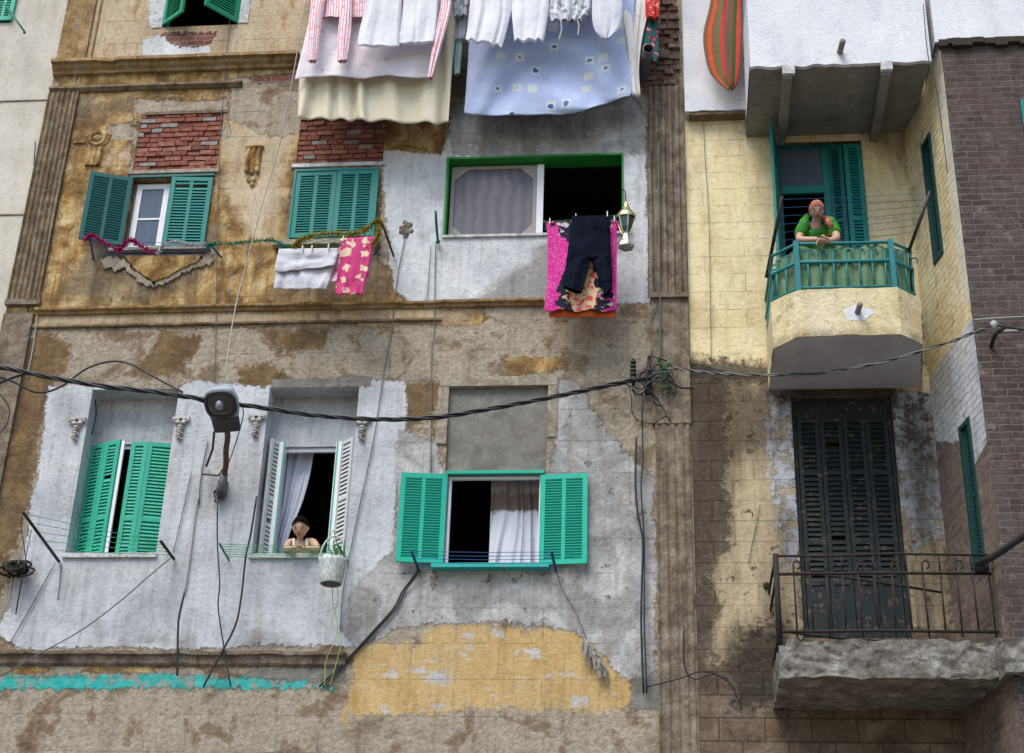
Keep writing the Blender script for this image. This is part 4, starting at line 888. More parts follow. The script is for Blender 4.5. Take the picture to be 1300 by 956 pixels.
for i in range(n):
    a, b = x0+(x1-x0)*i/n, x0+(x1-x0)*(i+1)/n; f = lambda x: ZB+.005+.035*MN.noise(Vector((x*6,4,1))); mb.add([(a,YB,f(a)),(b,YB,f(b)),(b,YB,13.95),(a,YB,13.95),(a,YB+.055,f(a)),(b,YB+.055,f(b)),(a,YB+.1,13.95),(b,YB+.1,13.95)], [(0,1,2,3),(0,4,5,1),(3,2,7,6)])
mb.quad((x0,YB,ZB),(x0,YB,13.95),(x0,-.16,13.95),(x0,-.16,ZB)); mb.quad((x0+.1,YB+.1,ZB),(x0+.1,-.16,ZB),(x0+.1,-.16,13.95),(x0+.1,YB+.1,13.95)); mb.quad((x0,YB,13.95),(x0+.1,YB,13.95),(x0+.1,-.16,13.95),(x0,-.16,13.95))
mb.quad((x1,YB,ZB),(x1,-.9,ZB),(x1,-.9,13.95),(x1,YB,13.95)); mb.build('white_parapet', M['plaster'], ub)
mb = MB(); p = WZ(1066,66,13.0); p = W(1066,66,YB); q_ = W(1070,52,YB-.22); mb.tube([p+Vector((0,.03,0)), q_], .035, 10); mb.build('drain_spout', M['pipe_cement'], ub)
# ---- upper doorway with woman
h = H_d2; w = wroot('balcony_door', h, .06, .05, M['teal'], t=.08, parent=rb, sides='lrt'); w['label'] = 'open teal balcony door behind the woman'
room(h, .21, 2.4, .4).build('room_interior', M['inner'], w)
xm1 = W(1046,240,.05).x; xm2 = W(1062,240).x
mb = MB(); mb.box((h[0]+.06,.055,W(1010,233).z-.10),(xm1,.10,W(1010,233).z)); mb.box((xm1,.052,h[2]),(xm1+.07,.12,h[3]-.06)); mb.build('transom_bar', M['teal_bright'], w)
mb = MB(); mb.box((h[0]+.06,.07,W(1010,233).z),(xm1,.08,h[3]-.06)); mb.build('pane', M['glass_blue'], w)
leaf(w, (xm1+.075,.06,h[2]+.01), (xm2+.10,-.02,h[2]+.01), (xm2+.10,-.02,h[3]-.07), (xm1+.075,.06,h[3]-.07), M['teal'], cols=1, split=[.35,.66], fr=.05)
leaf(w, (xm2+.11,-.03,h[2]+.01), (h[1]-.01,-.01,h[2]+.01), (h[1]-.01,-.01,h[3]-.07), (xm2+.11,-.03,h[3]-.07), M['teal_bright'], cols=1, split=[.35,.66], fr=.055)
# left outer shutter standing out from the wall edge on
hx = h[0]-.005; zt = h[3]+.02
mb_ = shutter((hx-.07,-.42,h[2]), (hx,-.03,h[2]), (hx,-.03,zt), (hx-.07,-.42,zt), cols=1, split=[.35,.66], fr=.055); mb_.build('shutter', M['teal_bright'], w)
# ---- middle balcony
ZF = 9.31; plan = [(1.12,-.0),(1.12,-1.03),(1.36,-1.28),(2.42,-1.28),(2.66,-1.08),(2.80,-.0)]
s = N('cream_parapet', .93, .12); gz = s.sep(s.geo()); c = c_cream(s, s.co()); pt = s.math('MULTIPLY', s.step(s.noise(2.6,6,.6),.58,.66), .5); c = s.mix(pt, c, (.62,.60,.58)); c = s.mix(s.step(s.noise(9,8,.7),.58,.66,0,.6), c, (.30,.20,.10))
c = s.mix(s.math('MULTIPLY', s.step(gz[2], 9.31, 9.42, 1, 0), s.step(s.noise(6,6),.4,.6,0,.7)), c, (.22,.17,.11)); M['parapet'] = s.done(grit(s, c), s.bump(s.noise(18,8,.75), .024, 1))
def inset(pl, d): 
    cx, cy = 1.95, -.4; return [(cx+(x-cx)*(1-d/abs(x-cx) if abs(x-cx) > .1 else 1), y if y == 0 else cy+(y-cy)*(1-d/abs(y-cy))) for x, y in pl]
out_t = [(1.12,0),(1.115,-1.04),(1.38,-1.29),(2.42,-1.29),(2.68,-1.09),(2.80,0)]; inn = inset(out_t, .09); inb = inset(plan, .01)
mb = MB(); mb.hprism(inb, ZF+.004, ZF+.13); mbal = mb.build('middle_balcony', M['soffit2'], rb); mbal['label'] = 'cream polygonal balcony with teal railing'
mb = MB(); ztop_ = 9.86; n = len(plan); sub = []
def ring(pl, z, k=10):
    o_ = []
    for (a, b) in zip(pl[:-1], pl[1:]):
        for i in range(k): t = i/k; o_.append((a[0]+(b[0]-a[0])*t, a[1]+(b[1]-a[1])*t, z))
    o_.append((*pl[-1], z)); return o_
def jit(r_, dz, dxy): return [(x+dxy*MN.noise(Vector((x*5,y*5,z*4))), y+dxy*MN.noise(Vector((x*5+9,y*5,z*4))) if y < -.01 else y, z+dz*MN.noise(Vector((x*4,y*4,7)))) for x, y, z in r_]
rows = [jit(ring(inb, ZF), .02, .01), jit(ring(plan, ZF), .02, .012)] + [jit(ring([(a[0]+(b[0]-a[0])*t, a[1]+(b[1]-a[1])*t) for a, b in zip(plan, out_t)], ZF+(ztop_-ZF)*t), .0, .007) for t in (.15,.35,.55,.8)] + [jit(ring(out_t, ztop_), .02, .008), jit(ring(inn, ztop_), .02, .008), ring(inn, ZF+.13)]
k = len(rows[0]); vs = [v for r_ in rows for v in r_]; mb.smooth = False
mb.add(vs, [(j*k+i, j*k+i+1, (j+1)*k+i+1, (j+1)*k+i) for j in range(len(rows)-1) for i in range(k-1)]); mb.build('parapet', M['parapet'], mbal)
mb = MB(); p = W(1088,398,-1.28); mb.tube([p+Vector((0,.06,0)), W(1092,386,-1.42)], .032, 10); mb.build('drain_spout', M['pipe_cement'], mbal)
mb = MB(); mb.add([tuple(p+Vector((.15*math.cos(a)*(1+.2*math.sin(3*a+1)), -.006, .09*math.sin(a)*(1+.25*math.sin(5*a))))) for a in [i*2*PI/14 for i in range(14)]]+[tuple(p+Vector((.10*math.cos(a)*(1+.3*math.sin(3*a)), .03, .07*math.sin(a)))) for a in [i*2*PI/14 for i in range(14)]], [tuple(range(14))[::-1]]+[(i,(i+1)%14,(i+1)%14+14,i+14) for i in range(14)]); mb.build('mortar_patch', M['plaster'], mbal)
ins2 = [(1.14,-.0),(1.16,-1.00),(1.40,-1.24),(2.40,-1.24),(2.63,-1.06),(2.78,0)]
ZR = 10.45
def along(pl, d):
    for a, b in zip(pl[:-1], pl[1:]):
        a, b = Vector((*a,0)), Vector((*b,0)); l = (b-a).length
        if d <= l: return a+(b-a)*d/l
        d -= l
    return Vector((*pl[-1],0))
tot = sum((Vector((*b,0))-Vector((*a,0))).length for a, b in zip(ins2[:-1], ins2[1:]))
ZM = 10.22
mb = MB(); mb.tube([(x,y,ZR) for x, y in ins2], .018, 6); rl = mb.build('railing', M['rail_teal'], mbal)
mb = MB(); mb.tube([(x,y,ZM) for x, y in ins2], .022, 6); mb.build('middle_rail', M['rail_teal'], rl)
mb = MB(); mb.tube([(x,y,ZF+.6) for x, y in ins2], .014, 6); mb.build('bottom_rail', M['rail_teal'], rl)
d = .06
while d < tot:
    p = along(ins2, d)
    if p.x > 2.64 and p.y > -.95: break
    mb = MB(); mb.tube([(p.x,p.y,ztop_-.02),(p.x,p.y,ZM+.12)], .011, 6)
    mb.tube([(p.x+.035*(1-math.cos(t)), p.y-.0, ZM+.12+.035*math.sin(t)) for t in [i*.5 for i in range(9)]], .009, 5)
    mb.build('baluster', M['rail_teal'], rl); d += .135 if 1.0 < d < 2.6 else .11
for x, y in ins2[1:5]:
    if (x, y) in (ins2[2], ins2[3]): mb = MB(); mb.box((x-.028,y-.028,ztop_-.03),(x+.028,y+.028,ZR+.03)); mb.build('post', M['rail_teal'], rl)
# ---- lower doorway
h = H_d1; w = wroot('balcony_door', h, .045, .04, M['blackgreen'], t=.08, parent=rb, sides='lrt'); w['label'] = 'tall weathered black green louvred door with four leaves'
x0, x1 = h[0]+.05, h[1]-.05; ww = (x1-x0)/4
for i in range(4):
    a = x0+ww*i+.004; b = x0+ww*(i+1)-.004; y_ = .05-(.012 if i in (1,2) else 0)
    leaf(w, (a,y_,h[2]+.01), (b,y_,h[2]+.01), (b,y_,h[3]-.26), (a,y_,h[3]-.26), M['blackgreen'], cols=1, fr=.045, slat=.058, split=[.24,.42,.74], panel=[0])
mb = MB(); mb.box((h[0]+.045,.055,h[3]-.245),(h[1]-.045,.1,h[3]-.045)); mb.build('head_board', M['blackgreen'], w)
mb = MB(); mb.box((h[0]-.01,.17,h[2]-.02),(h[1]+.01,.2,h[3]+.02)); mb.build('backing', M['door_back'] if 'door_back' in M else flat('dusty_glass_back', (.10,.075,.06), .8), w)
# ---- lower balcony : crumbling slab and iron railing
s = N('crumbling_concrete', .95, .1); c = s.ramp(s.noise(4.5,9,.75,dist=.15), [(.28,(.07,.06,.05)),(.43,(.16,.145,.125)),(.56,(.25,.235,.21)),(.70,(.46,.46,.45))]); c = s.mix(s.step(s.noise(26,7,.7),.5,.7,0,.6), c, (.10,.085,.07)); M['slab'] = s.done(grit(s, c), s.bump(s.math('ADD', s.noise(5,9,.7,dist=1), s.math('MULTIPLY', s.noise(24,8,.7), .5)), .03, 1.0))
YL = -1.12; XA, XBr = 1.03, FX+.0
def rough_block(x0, x1, y0, y1, z0, z1, st, amp, seed):
    nx = int((x1-x0)/st); nz = int((z1-z0)/st); ny = int((y1-y0)/st); mb = MB()
    def V(x, y, z):
        q = Vector((x*2.6+seed, y*2.6, z*4.5)); f = 0
        return (x+amp*MN.noise(q*2+Vector((5,0,0))), y+amp*1.5*MN.turbulence(q*2.4, 6, True)-amp*.7, z+amp*.9*MN.noise(q*3+Vector((0,9,0))))
    def grid(f, nu, nv):
        vs = [V(*f(i/nu, j/nv)) for j in range(nv+1) for i in range(nu+1)]
        mb.add(vs, [(j*(nu+1)+i, j*(nu+1)+i+1, (j+1)*(nu+1)+i+1, (j+1)*(nu+1)+i) for j in range(nv) for i in range(nu)])
    mb.smooth = True
    grid(lambda u, v: (x0+(x1-x0)*u, y0, z0+(z1-z0)*v), nx, nz); grid(lambda u, v: (x0+(x1-x0)*u, y0+(y1-y0)*v, z1), nx, ny)
    grid(lambda u, v: (x0+(x1-x0)*u, y1-(y1-y0)*v, z0), nx, ny); grid(lambda u, v: (x0, y1-(y1-y0)*u, z0+(z1-z0)*v), ny, nz); grid(lambda u, v: (x1, y0+(y1-y0)*u, z0+(z1-z0)*v), ny, nz)
    return mb
zsl = W(1100,818,YL).z
lbal = rough_block(XA-.02, 3.9, YL-.06, .05, zsl-.34, zsl-.03, .022, .030, 3).build('lower_balcony', M['slab'], rb); lbal['label'] = 'crumbling concrete balcony slab with rusty iron railing'
rough_block(FX-.12, 5.2, FY-.16, FY+.1, zsl-.36, zsl-.05, .03, .04, 5).build('slab_end', M['slab'], lbal)
rough_block(XA+.05, 3.3, YL-.02, YL+.3, zsl-.05, zsl+.03, .03, .05, 8).build('crumbled_top', M['slab'], lbal)
zt, zm, zb_ = W(989,706,YL).z, W(1000,729,YL).z, W(992,802,YL).z; xr_ = FX-.06
mb = MB(); mb.tube([(XA,YL,zt),(1.5,YL,zt+.0),(2.2,YL,zt+.02),(xr_+.02,YL,zt+.0)], .012, 6); rl = mb.build('railing', M['iron'], lbal)
for z, r_ in ((zm,.016),(zb_,.016)): mb = MB(); mb.tube([(XA,YL,z),(2.0,YL,z+.012),(xr_,YL,z)], r_, 6); mb.build('rail', M['iron'], rl)
mb = MB(); mb.tube([(XA,YL,zsl-.08),(XA,YL,zt+.02)], .028, 8); mb.tube([(XA+.0,YL,zt),(XA-.01,0,zt)], .014, 6); mb.tube([(XA,YL,zm),(XA,0,zm)], .014, 6); mb.tube([(XA,YL,zb_),(XA,0,zb_)], .014, 6); mb.build('corner_post', M['iron'], rl)
i = 0; x = XA+.17
while x < xr_:
    mb = MB(); lean = random.uniform(-.012,.012); kk = i % 2 == 0
    mb.tube([(x,YL,zb_-.05 if kk else zb_),(x+lean,YL,zm+.03)], .010, 6)
    if kk:
        mb.tube([(x+lean+.035*(1-math.cos(t)), YL, zm+.09+.05*math.sin(t*.95)*(1-.12*t*.4)) for t in [j*.42 for j in range(12)]], .009, 5); mb.tube([(x+lean,YL,zm+.03),(x+lean,YL,zm+.095)], .010, 6)
        if i % 4 == 0: mb.tube([(x+.03*(1-math.cos(t)), YL, zb_-.05-.035*math.sin(t)) for t in [j*.5 for j in range(8)]], .009, 5)
    else: mb.tube([(x+lean,YL,zm+.03),(x+lean,YL,zt)], .010, 6)
    mb.build('baluster', M['iron'], rl); x += .155; i += 1
mb = MB(); mb.tube([W(1006,727,YL+.02), W(1070,733,YL+.2), W(1140,743,YL+.35), W(1195,752,YL+.5)], .013, 6); mb.tube([W(1005,803,YL+.05), W(1060,810,YL+.2), W(1130,815,YL+.3)], .013, 6); mb.build('bent_rail', M['iron'], rl)
# rubble and splashes at the foot of the flank
# ================================================================== CLOTH
def clothmat(name, colfn, rough=.85, transl=.0, spec=.15):
    s = N(name, rough, spec); c = colfn(s); wv = s.noise(220, 2)
    m_ = s.done(c, s.bump(s.math('ADD', s.math('MULTIPLY', s.noise(9, 5, .6), 2.2), s.math('MULTIPLY', wv, .1)), .008, .8))
    if transl:
        tr = s.n('ShaderNodeBsdfTranslucent'); s.put(tr.inputs[0], c); mx = s.n('ShaderNodeMixShader'); mx.inputs[0].default_value = transl
        s.t.links.new(s.b.outputs[0], mx.inputs[1]); s.t.links.new(tr.outputs[0], mx.inputs[2]); s.t.links.new(mx.outputs[0], s.t.nodes['Material Output'].inputs['Surface'])
    return m_
plain = lambda a, b: (lambda s: s.mix(s.noise(4, 5), a, b))
C_ = {}
C_['white'] = clothmat('white_cotton', plain((.78,.79,.85), (.84,.84,.87)), transl=.18)
C_['white2'] = clothmat('offwhite_cotton', plain((.62,.64,.72), (.74,.75,.80)), transl=.15)
C_['cream'] = clothmat('cream_sheet', lambda s: s.mix(s.step(s.noise(5, 4, .5, v=s.map(s.co(), (1,1,.2))), .4, .7), (.86,.79,.60), (.88,.84,.72)), transl=.3)
C_['towel'] = clothmat('grey_white_towel', plain((.50,.50,.55), (.60,.60,.64)))
C_['navy'] = clothmat('dark_navy_cotton', plain((.004,.006,.014), (.008,.010,.02)), spec=.04)
C_['orange'] = clothmat('rust_orange_cloth', plain((.42,.07,.02), (.55,.12,.03)))
C_['greyc'] = clothmat('grey_cloth', plain((.28,.30,.36), (.48,.5,.55)))
C_['mintc'] = clothmat('mint_cloth', plain((.25,.50,.45), (.45,.62,.58)))
C_['greenc'] = clothmat('green_canvas', lambda s: s.mix(s.step(s.noise(3, 6, .65), .4, .65), (.10,.19,.10), (.19,.29,.17)), transl=.1)
C_['shirtgreen'] = clothmat('green_dress', lambda s: s.mix(s.step(s.noise(9,4), .45,.6), (.03,.16,.02), (.06,.25,.03)))
def flowers(s, scale, bg, fl, ce, k=(.30,.36), k2=.14, warp=.25, extra=None):
    nz = s.n('ShaderNodeTexNoise'); nz.inputs['Scale'].default_value = scale*1.6; s.put(nz.inputs['Vector'], s.uv())
    va = s.n('ShaderNodeVectorMath', operation='MULTIPLY_ADD'); s.put(va.inputs[0], nz.outputs['Color']); va.inputs[1].default_value = (warp/scale*4,)*3; s.put(va.inputs[2], s.uv())
    d = s.vor(scale, v=va.outputs[0], rnd=.8); c = bg
    if extra is not None: c = extra(s, c)
    d2 = s.vor(scale*3.3, v=va.outputs[0], rnd=.9)
    c = s.mix(s.step(s.math('ADD', d, s.math('MULTIPLY', d2, .3)), k[0]+.12, k[1]+.12, 1, 0), c, fl)
    return s.mix(s.step(d, k2, k2+.04, 1, 0), c, ce)
C_['pinkfloral'] = clothmat('pink_rose_cloth', lambda s: flowers(s, 7.5, s.mix(s.noise(14,3), (.42,.03,.13), (.58,.07,.22)), s.mix(s.noise(40,2), (.62,.42,.22), (.80,.70,.55)), (.70,.50,.42), k=(.34,.42)))
def magenta(s):
    bg = s.mix(s.step(s.vor(70, v=s.uv()), .25, .4, 1, 0), (.55,.02,.24), (.75,.22,.50))
    u = s.sep(s.uv()); x = s.math('ABSOLUTE', s.math('SUBTRACT', u[0], .42)); y = u[1]
    w_ = s.math('ADD', s.math('MULTIPLY', s.math('SINE', s.math('MULTIPLY', y, 7)), .08), .24); w_ = s.math('ADD', w_, s.math('MULTIPLY', s.math('SUBTRACT', s.noise(7,3,v=s.uv()), .5), .35))
    band = s.step(s.math('SUBTRACT', w_, x), 0, .01)
    dark = flowers(s, 9, (.012,.014,.03), s.ramp(s.noise(11,2,v=s.uv()), [(.4,(.62,.40,.20)),(.5,(.45,.42,.55)),(.6,(.60,.10,.10))], 'CONSTANT'), (.8,.7,.6), k=(.36,.42))
    c = s.mix(band, bg, dark); band2 = s.step(s.math('SUBTRACT', s.math('MULTIPLY', w_, .48), x), 0, .01)
    tan = s.mix(s.step(s.noise(14,4,v=s.uv()), .50, .54), (.66,.48,.28), (.62,.09,.10)); return s.mix(band2, c, tan)
C_['magenta'] = clothmat('magenta_flower_sheet', magenta)
def stripes(s, cols, freq, ang=0):
    u = s.sep(s.map(s.uv(), (1,1,1), (0,0,0), (0,0,ang))); f = s.math('FRACT', s.math('MULTIPLY', u[0], freq)); n = len(cols)
    return s.ramp(f, [(i/n, c) for i, c in enumerate(cols)], 'CONSTANT')
C_['pinkstripe'] = clothmat('pink_striped_cotton', lambda s: s.mix(s.step(s.noise(16,3,v=s.uv()), .56, .6), stripes(s, [(.80,.74,.80),(.70,.24,.30),(.80,.72,.78)], 30), (.76,.36,.36)))
C_['pinksheet'] = clothmat('white_sheet_with_pink_roses', lambda s: flowers(s, 3.4, s.mix(s.step(s.noise(1.6,3,v=s.uv()), .5,.7,0,.6), (.88,.83,.89), (.86,.68,.77)), (.70,.40,.50), (.68,.28,.38), k=(.02,.22), k2=.05), transl=.2)
C_['pinkblouse'] = clothmat('rose_print_blouse', lambda s: s.mix(s.step(s.noise(7,3,v=s.uv()), .42, .58), (.72,.55,.66), (.60,.12,.22)))
def bluesheet(s):
    bg = s.mix(s.noise(2.5, 4, v=s.uv()), (.42,.52,.80), (.60,.68,.90)); u = s.map(s.uv(), (1,1,1), (.1,.04,0))
    sq = s.math('MULTIPLY', s.step(s.vor(4.6, v=u, metric='CHEBYCHEV', rnd=.45), .26, .27, 1, 0), s.step(s.sep(s.vor(4.6, v=u, metric='CHEBYCHEV', rnd=.45, out='Color'))[0], .36, .38))
    c = s.mix(sq, bg, (.72,.76,.74)); fl = s.math('ADD', s.vor(4.6, v=u, rnd=.45), s.math('MULTIPLY', s.math('SUBTRACT', s.noise(26,2,v=s.uv()), .5), .22))
    c = s.mix(s.math('MULTIPLY', sq, s.step(fl, .15, .165, 1, 0)), c, (.05,.16,.50))
    return s.mix(s.step(s.vor(38, v=s.uv()), .14, .2, .35, 0), c, (.55,.64,.85))
C_['blue'] = clothmat('pale_blue_flower_sheet', bluesheet, transl=.12)
C_['floralwhite'] = clothmat('white_sheet_with_small_flowers', lambda s: flowers(s, 8, (.72,.70,.68), s.ramp(s.noise(8,2,v=s.uv()), [(.42,(.25,.50,.50)),(.5,(.62,.16,.10)),(.58,(.60,.42,.12))], 'CONSTANT'), (.6,.55,.4), k=(.10,.18), k2=.04))
C_['greycheck'] = clothmat('grey_white_checked_cotton', lambda s: s.mix(s.step(s.noise(11,4,v=s.uv()), .48, .6), s.mix(s.sep(stripes(s, [(.2,.2,.2),(.8,.8,.8),(.5,.5,.5)], 22))[0], (.45,.47,.52), (.72,.74,.78)), (.18,.20,.22)))
C_['red'] = clothmat('red_print_cloth', lambda s: s.mix(s.step(s.noise(22,3,v=s.uv()), .56,.6), (.50,.03,.03), (.7,.4,.36)))
C_['greenprint'] = clothmat('dark_green_purple_print', lambda s: s.ramp(s.noise(11,3,v=s.uv()), [(.40,(.01,.13,.10)),(.5,(.09,.04,.12)),(.56,(.45,.12,.05)),(.62,(.45,.35,.45))], 'CONSTANT'))
C_['rug'] = clothmat('orange_brown_striped_rug', lambda s: stripes(s, [(.20,.09,.05),(.55,.09,.03),(.20,.10,.06),(.13,.14,.05),(.50,.05,.04),(.16,.085,.06),(.16,.085,.06),(.06,.09,.02),(.50,.06,.05),(.20,.10,.07)], 2.1))
C_['kerchief'] = clothmat('red_patterned_kerchief', lambda s: s.mix(s.step(s.noise(35,3), .46, .56), (.34,.08,.05), (.42,.25,.14)))
C_['curtain'] = clothmat('white_curtain', plain((.56,.60,.72), (.70,.72,.80)))
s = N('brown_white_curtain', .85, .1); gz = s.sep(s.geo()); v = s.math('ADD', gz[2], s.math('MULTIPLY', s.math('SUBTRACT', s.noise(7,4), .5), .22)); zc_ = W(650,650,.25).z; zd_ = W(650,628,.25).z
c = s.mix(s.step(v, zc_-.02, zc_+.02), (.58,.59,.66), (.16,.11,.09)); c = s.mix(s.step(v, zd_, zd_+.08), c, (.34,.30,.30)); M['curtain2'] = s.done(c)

def rowcloth(name, rows, mat, label, cat, Y=-.5, closed=False, th=.03, folds=5, fa=.02, nu=28, nv=24, seed=0, group=None, mbs=None, swag=0, Yb=None):
    "rows: [(py, xl, xr) or (py, xl, xr, pyr)] from the top down, in photo points at depth Y"
    rows = [tuple(r) + ((r[0],) if len(r) == 3 else ()) for r in rows]; n = len(rows)
    ts = [0]
    for a, b in zip(rows[:-1], rows[1:]): ts.append(ts[-1] + math.hypot(b[0]-a[0], (b[1]-a[1])*.5) + 1e-3)
    mb = mbs if mbs is not None else MB(); uv = []; vs = []; first = len(mb.v)
    Yb = Y if Yb is None else Yb
    for j in range(nv+1):
        t = ts[-1]*j/nv; i = max(0, min(n-2, next((q for q in range(n-1) if ts[q+1] >= t), n-2))); f = (t-ts[i])/(ts[i+1]-ts[i])
        # smooth (catmull) interpolation of the edges
        def cr(k):
            p = [rows[max(0,i-1)][k], rows[i][k], rows[i+1][k], rows[min(n-1,i+2)][k]]
            return p[1]+(p[2]-p[1])*f if n < 4 else .5*((2*p[1])+(p[2]-p[0])*f+(2*p[0]-5*p[1]+4*p[2]-p[3])*f*f+(3*p[1]-p[0]-3*p[2]+p[3])*f**3)
        yl, xl, xr, yr = cr(0), cr(1), cr(2), cr(3); v = j/nv; yy = Y+(Yb-Y)*v
        for k in range(nu+1):
            u = k/nu; x = xl+(xr-xl)*u; y = yl+(yr-yl)*u
            a = fa*(.35+.65*v)*(.9+.9*MN.noise(Vector((u*3.1, v*.7, seed+11)))); ph = 2*PI*(folds*u + (.35+.10*folds)*MN.noise(Vector((u*2.3, v*1.1, seed*1.7))) + .15*MN.noise(Vector((u*7, v*2, seed))))
            dy = a*(math.sin(ph)+.5*math.sin(ph*1.7+seed)) + swag*(.6*math.sin(9*(v-.55*(2*u-1)**2)+2)+.45*math.sin(21*(v-.62*(2*u-1)**2)+MN.noise(Vector((u*3,v*3,2)))*2))*math.sin(PI*min(1,max(0,u)))
            dy += .025*MN.noise(Vector((u*3, v*3, seed+5)))
            p = W(x, y + (2.0*math.sin(ph+1)*v if fa > .012 else .6*math.sin(ph)*v), yy+dy - (th*math.sqrt(max(0, 1-(2*u-1)**2)) if closed else 0))
            vs.append(p)
    wd_ = (vs[nv//2*(nu+1)+nu]-vs[nv//2*(nu+1)]).length; hh = (vs[0]-vs[-nu-1]).length
    for j in range(nv+1):
        for k in range(nu+1): uv.append((wd_*k/nu, hh*(1-j/nv)))
    q = nu+1; fs = [(j*q+k, (j+1)*q+k, (j+1)*q+k+1, j*q+k+1) for j in range(nv) for k in range(nu)]
    if closed:
        m0 = len(vs); back = []
        for j in range(nv+1):
            for k in range(q):
                u = k/nu; back.append(vs[j*q+k] + Vector((0, 2*th*math.sqrt(max(0, 1-(2*u-1)**2))+.002, 0)))
        vs += back; uv += uv[:]; fs += [(m0+j*q+k+1, m0+(j+1)*q+k+1, m0+(j+1)*q+k, m0+j*q+k) for j in range(nv) for k in range(nu)]
    mb.smooth = True; mb.add(vs, fs)
    if not hasattr(mb, 'uv'): mb.uv = []
    mb.uv += uv
    if name is None: return mb
    o = single(mb, name, mat, label, cat, group, uv=mb.uv)
    if not closed: sm_ = o.modifiers.new('thickness', 'SOLIDIFY'); sm_.thickness = .004; sm_.offset = 0
    return o
T0 = -62
G1 = 'laundry hanging along the top of the photograph'
rowcloth('bedsheet', [(T0,404,582),(40,390,578),(100,380,573),(150,378,569,157)], C_['cream'], 'cream bedsheet hanging lowest behind the pink rose sheet', 'bedsheet', Y=-.50, folds=6, fa=.05, nu=60, nv=40, seed=1, group=G1)
rowcloth('bedsheet', [(T0,440,560),(60,430,562),(140,440,560),(150,452,558,153)], C_['white2'], 'plain grey white sheet just showing under the cream bedsheet hem', 'bedsheet', Y=-.36, folds=3, fa=.03, seed=2, group=G1)
rowcloth('bedsheet', [(T0,412,578),(0,398,571),(60,384,557),(99,374,547,97)], C_['pinksheet'], 'white bedsheet with faint pink roses over the cream one', 'bedsheet', Y=-.64, folds=2.2, fa=.02, nu=60, nv=40, seed=3, swag=.02, group=G1)
mbx = rowcloth(None, [(T0,404,472),(0,399,470),(21,398,470)], None, '', '', Y=-.74, closed=True, seed=4, folds=3, fa=.01)
for r in ([(T0,398,428),(0,395,413),(30,392,408),(76,391,402)], [(T0,432,452),(0,433,448),(40,429,446),(76,428,441)]): rowcloth(None, r, None, '', '', Y=-.80, closed=True, seed=5, folds=2, fa=.006, th=.035, mbs=mbx)
mbx.uv = mbx.uv; single(mbx, 'blouse', C_['pinkstripe'], 'pink and white striped blouse with two long sleeves hanging down', 'blouse', G1, uv=mbx.uv)
rowcloth('skirt', [(T0,470,520),(0,480,520),(22,482,518)], C_['pinkblouse'], 'rose pink print cloth mostly hidden between the two white vests', 'cloth', Y=-.74, seed=14, folds=3, fa=.01, group=G1)
rowcloth('vest', [(T0,466,508),(0,464,510),(40,456,508),(56,454,507,58)], C_['white'], 'plain white vest left of another white vest over the rose sheet', 'vest', Y=-.88, closed=True, folds=3, fa=.012, seed=6, group=G1)
rowcloth('vest', [(T0,514,556),(0,512,556),(40,508,553),(54,506,551,52)], C_['white'], 'plain white vest right of another, beside the pink striped sleeve', 'vest', Y=-.86, closed=True, folds=3, fa=.012, seed=7, group=G1)
rowcloth('garment', [(T0,560,582),(0,560,574),(20,557,571),(60,549,560),(98,543,549)], C_['pinkstripe'], 'narrow pink striped garment tapering down at the sheet edge', 'garment', Y=-.84, closed=True, folds=2, fa=.01, seed=8, group=G1)
rowcloth('garment', [(T0,575,596),(0,575,595),(20,576,592)], C_['greycheck'], 'crumpled grey garment in the gap between the two sheets', 'garment', Y=-.55, closed=True, folds=3, fa=.02, seed=9, group=G1)
rowcloth('garment', [(T0,578,594),(20,577,593),(50,576,590)], C_['white2'], 'ribbed white cloth strip under the crumpled grey garment', 'cloth', Y=-.45, folds=4, fa=.015, nu=16, seed=10, group=G1)
rowcloth('sock', [(20,577,588),(60,577,587),(93,576,584)], C_['mintc'], 'small mint green cloth hanging lowest in the gap between sheets', 'cloth', Y=-.38, closed=True, folds=1, fa=.01, nu=10, seed=11, group=G1)
rowcloth('bedsheet', [(T0,602,812),(0,597,806),(60,595,804),(120,591,803,112),(141,589,800,124)], C_['blue'], 'pale blue bedsheet with small square flower motifs', 'bedsheet', Y=-.52, folds=1.6, fa=.02, nu=80, nv=50, seed=12, swag=.10, group=G1, Yb=-.42)
# sag the lower hem of the blue sheet
ob = bpy.context.scene.objects[-1] if False else [o for o in bpy.data.objects if o.name.startswith('bedsheet')][-1]
for o in bpy.data.objects:
    if o.get('label', '').startswith('pale blue'):
        me = o.data; q = 81
        for j in range(51):
            for k in range(q):
                v = j/50; u = k/80; me.vertices[j*q+k].co.z -= .16*(v**1.5)*math.sin(PI*min(1,u*1.05))**.8; me.vertices[j*q+k].co.y += 0
for lab, rows, sd_, mt in (('white shirt at the left edge of the blue bedsheet', [(T0,600,650),(0,597,650),(30,594,645),(48,591,638,58)], 21, 'white'), ('white shirt with a curved hem, second from the left over blue', [(T0,650,696),(0,649,697),(30,651,694),(50,653,691,49)], 22, 'white')):
    rowcloth('shirt', rows, C_[mt], lab, 'shirt', Y=-.80, closed=True, folds=3, fa=.014, seed=sd_, group=G1)
mbx = rowcloth(None, [(T0,700,752),(0,698,750),(16,697,748),(25,700,740)], None, '', '', Y=-.78, closed=True, seed=23, folds=4, fa=.02)
for a, b in (((712,24),(710,50)), ((732,20),(734,44))):
    n0 = len(mbx.v); mbx.tube([W(*a,-.8), W((a[0]+b[0])/2+2,(a[1]+b[1])/2,-.8), W(*b,-.8)], .008, 5); mbx.uv += [(0,0)]*(len(mbx.v)-n0)
single(mbx, 'shorts', C_['greycheck'], 'grey checked shorts with drawstrings over the dark top of the blue sheet', 'shorts', G1, uv=mbx.uv)
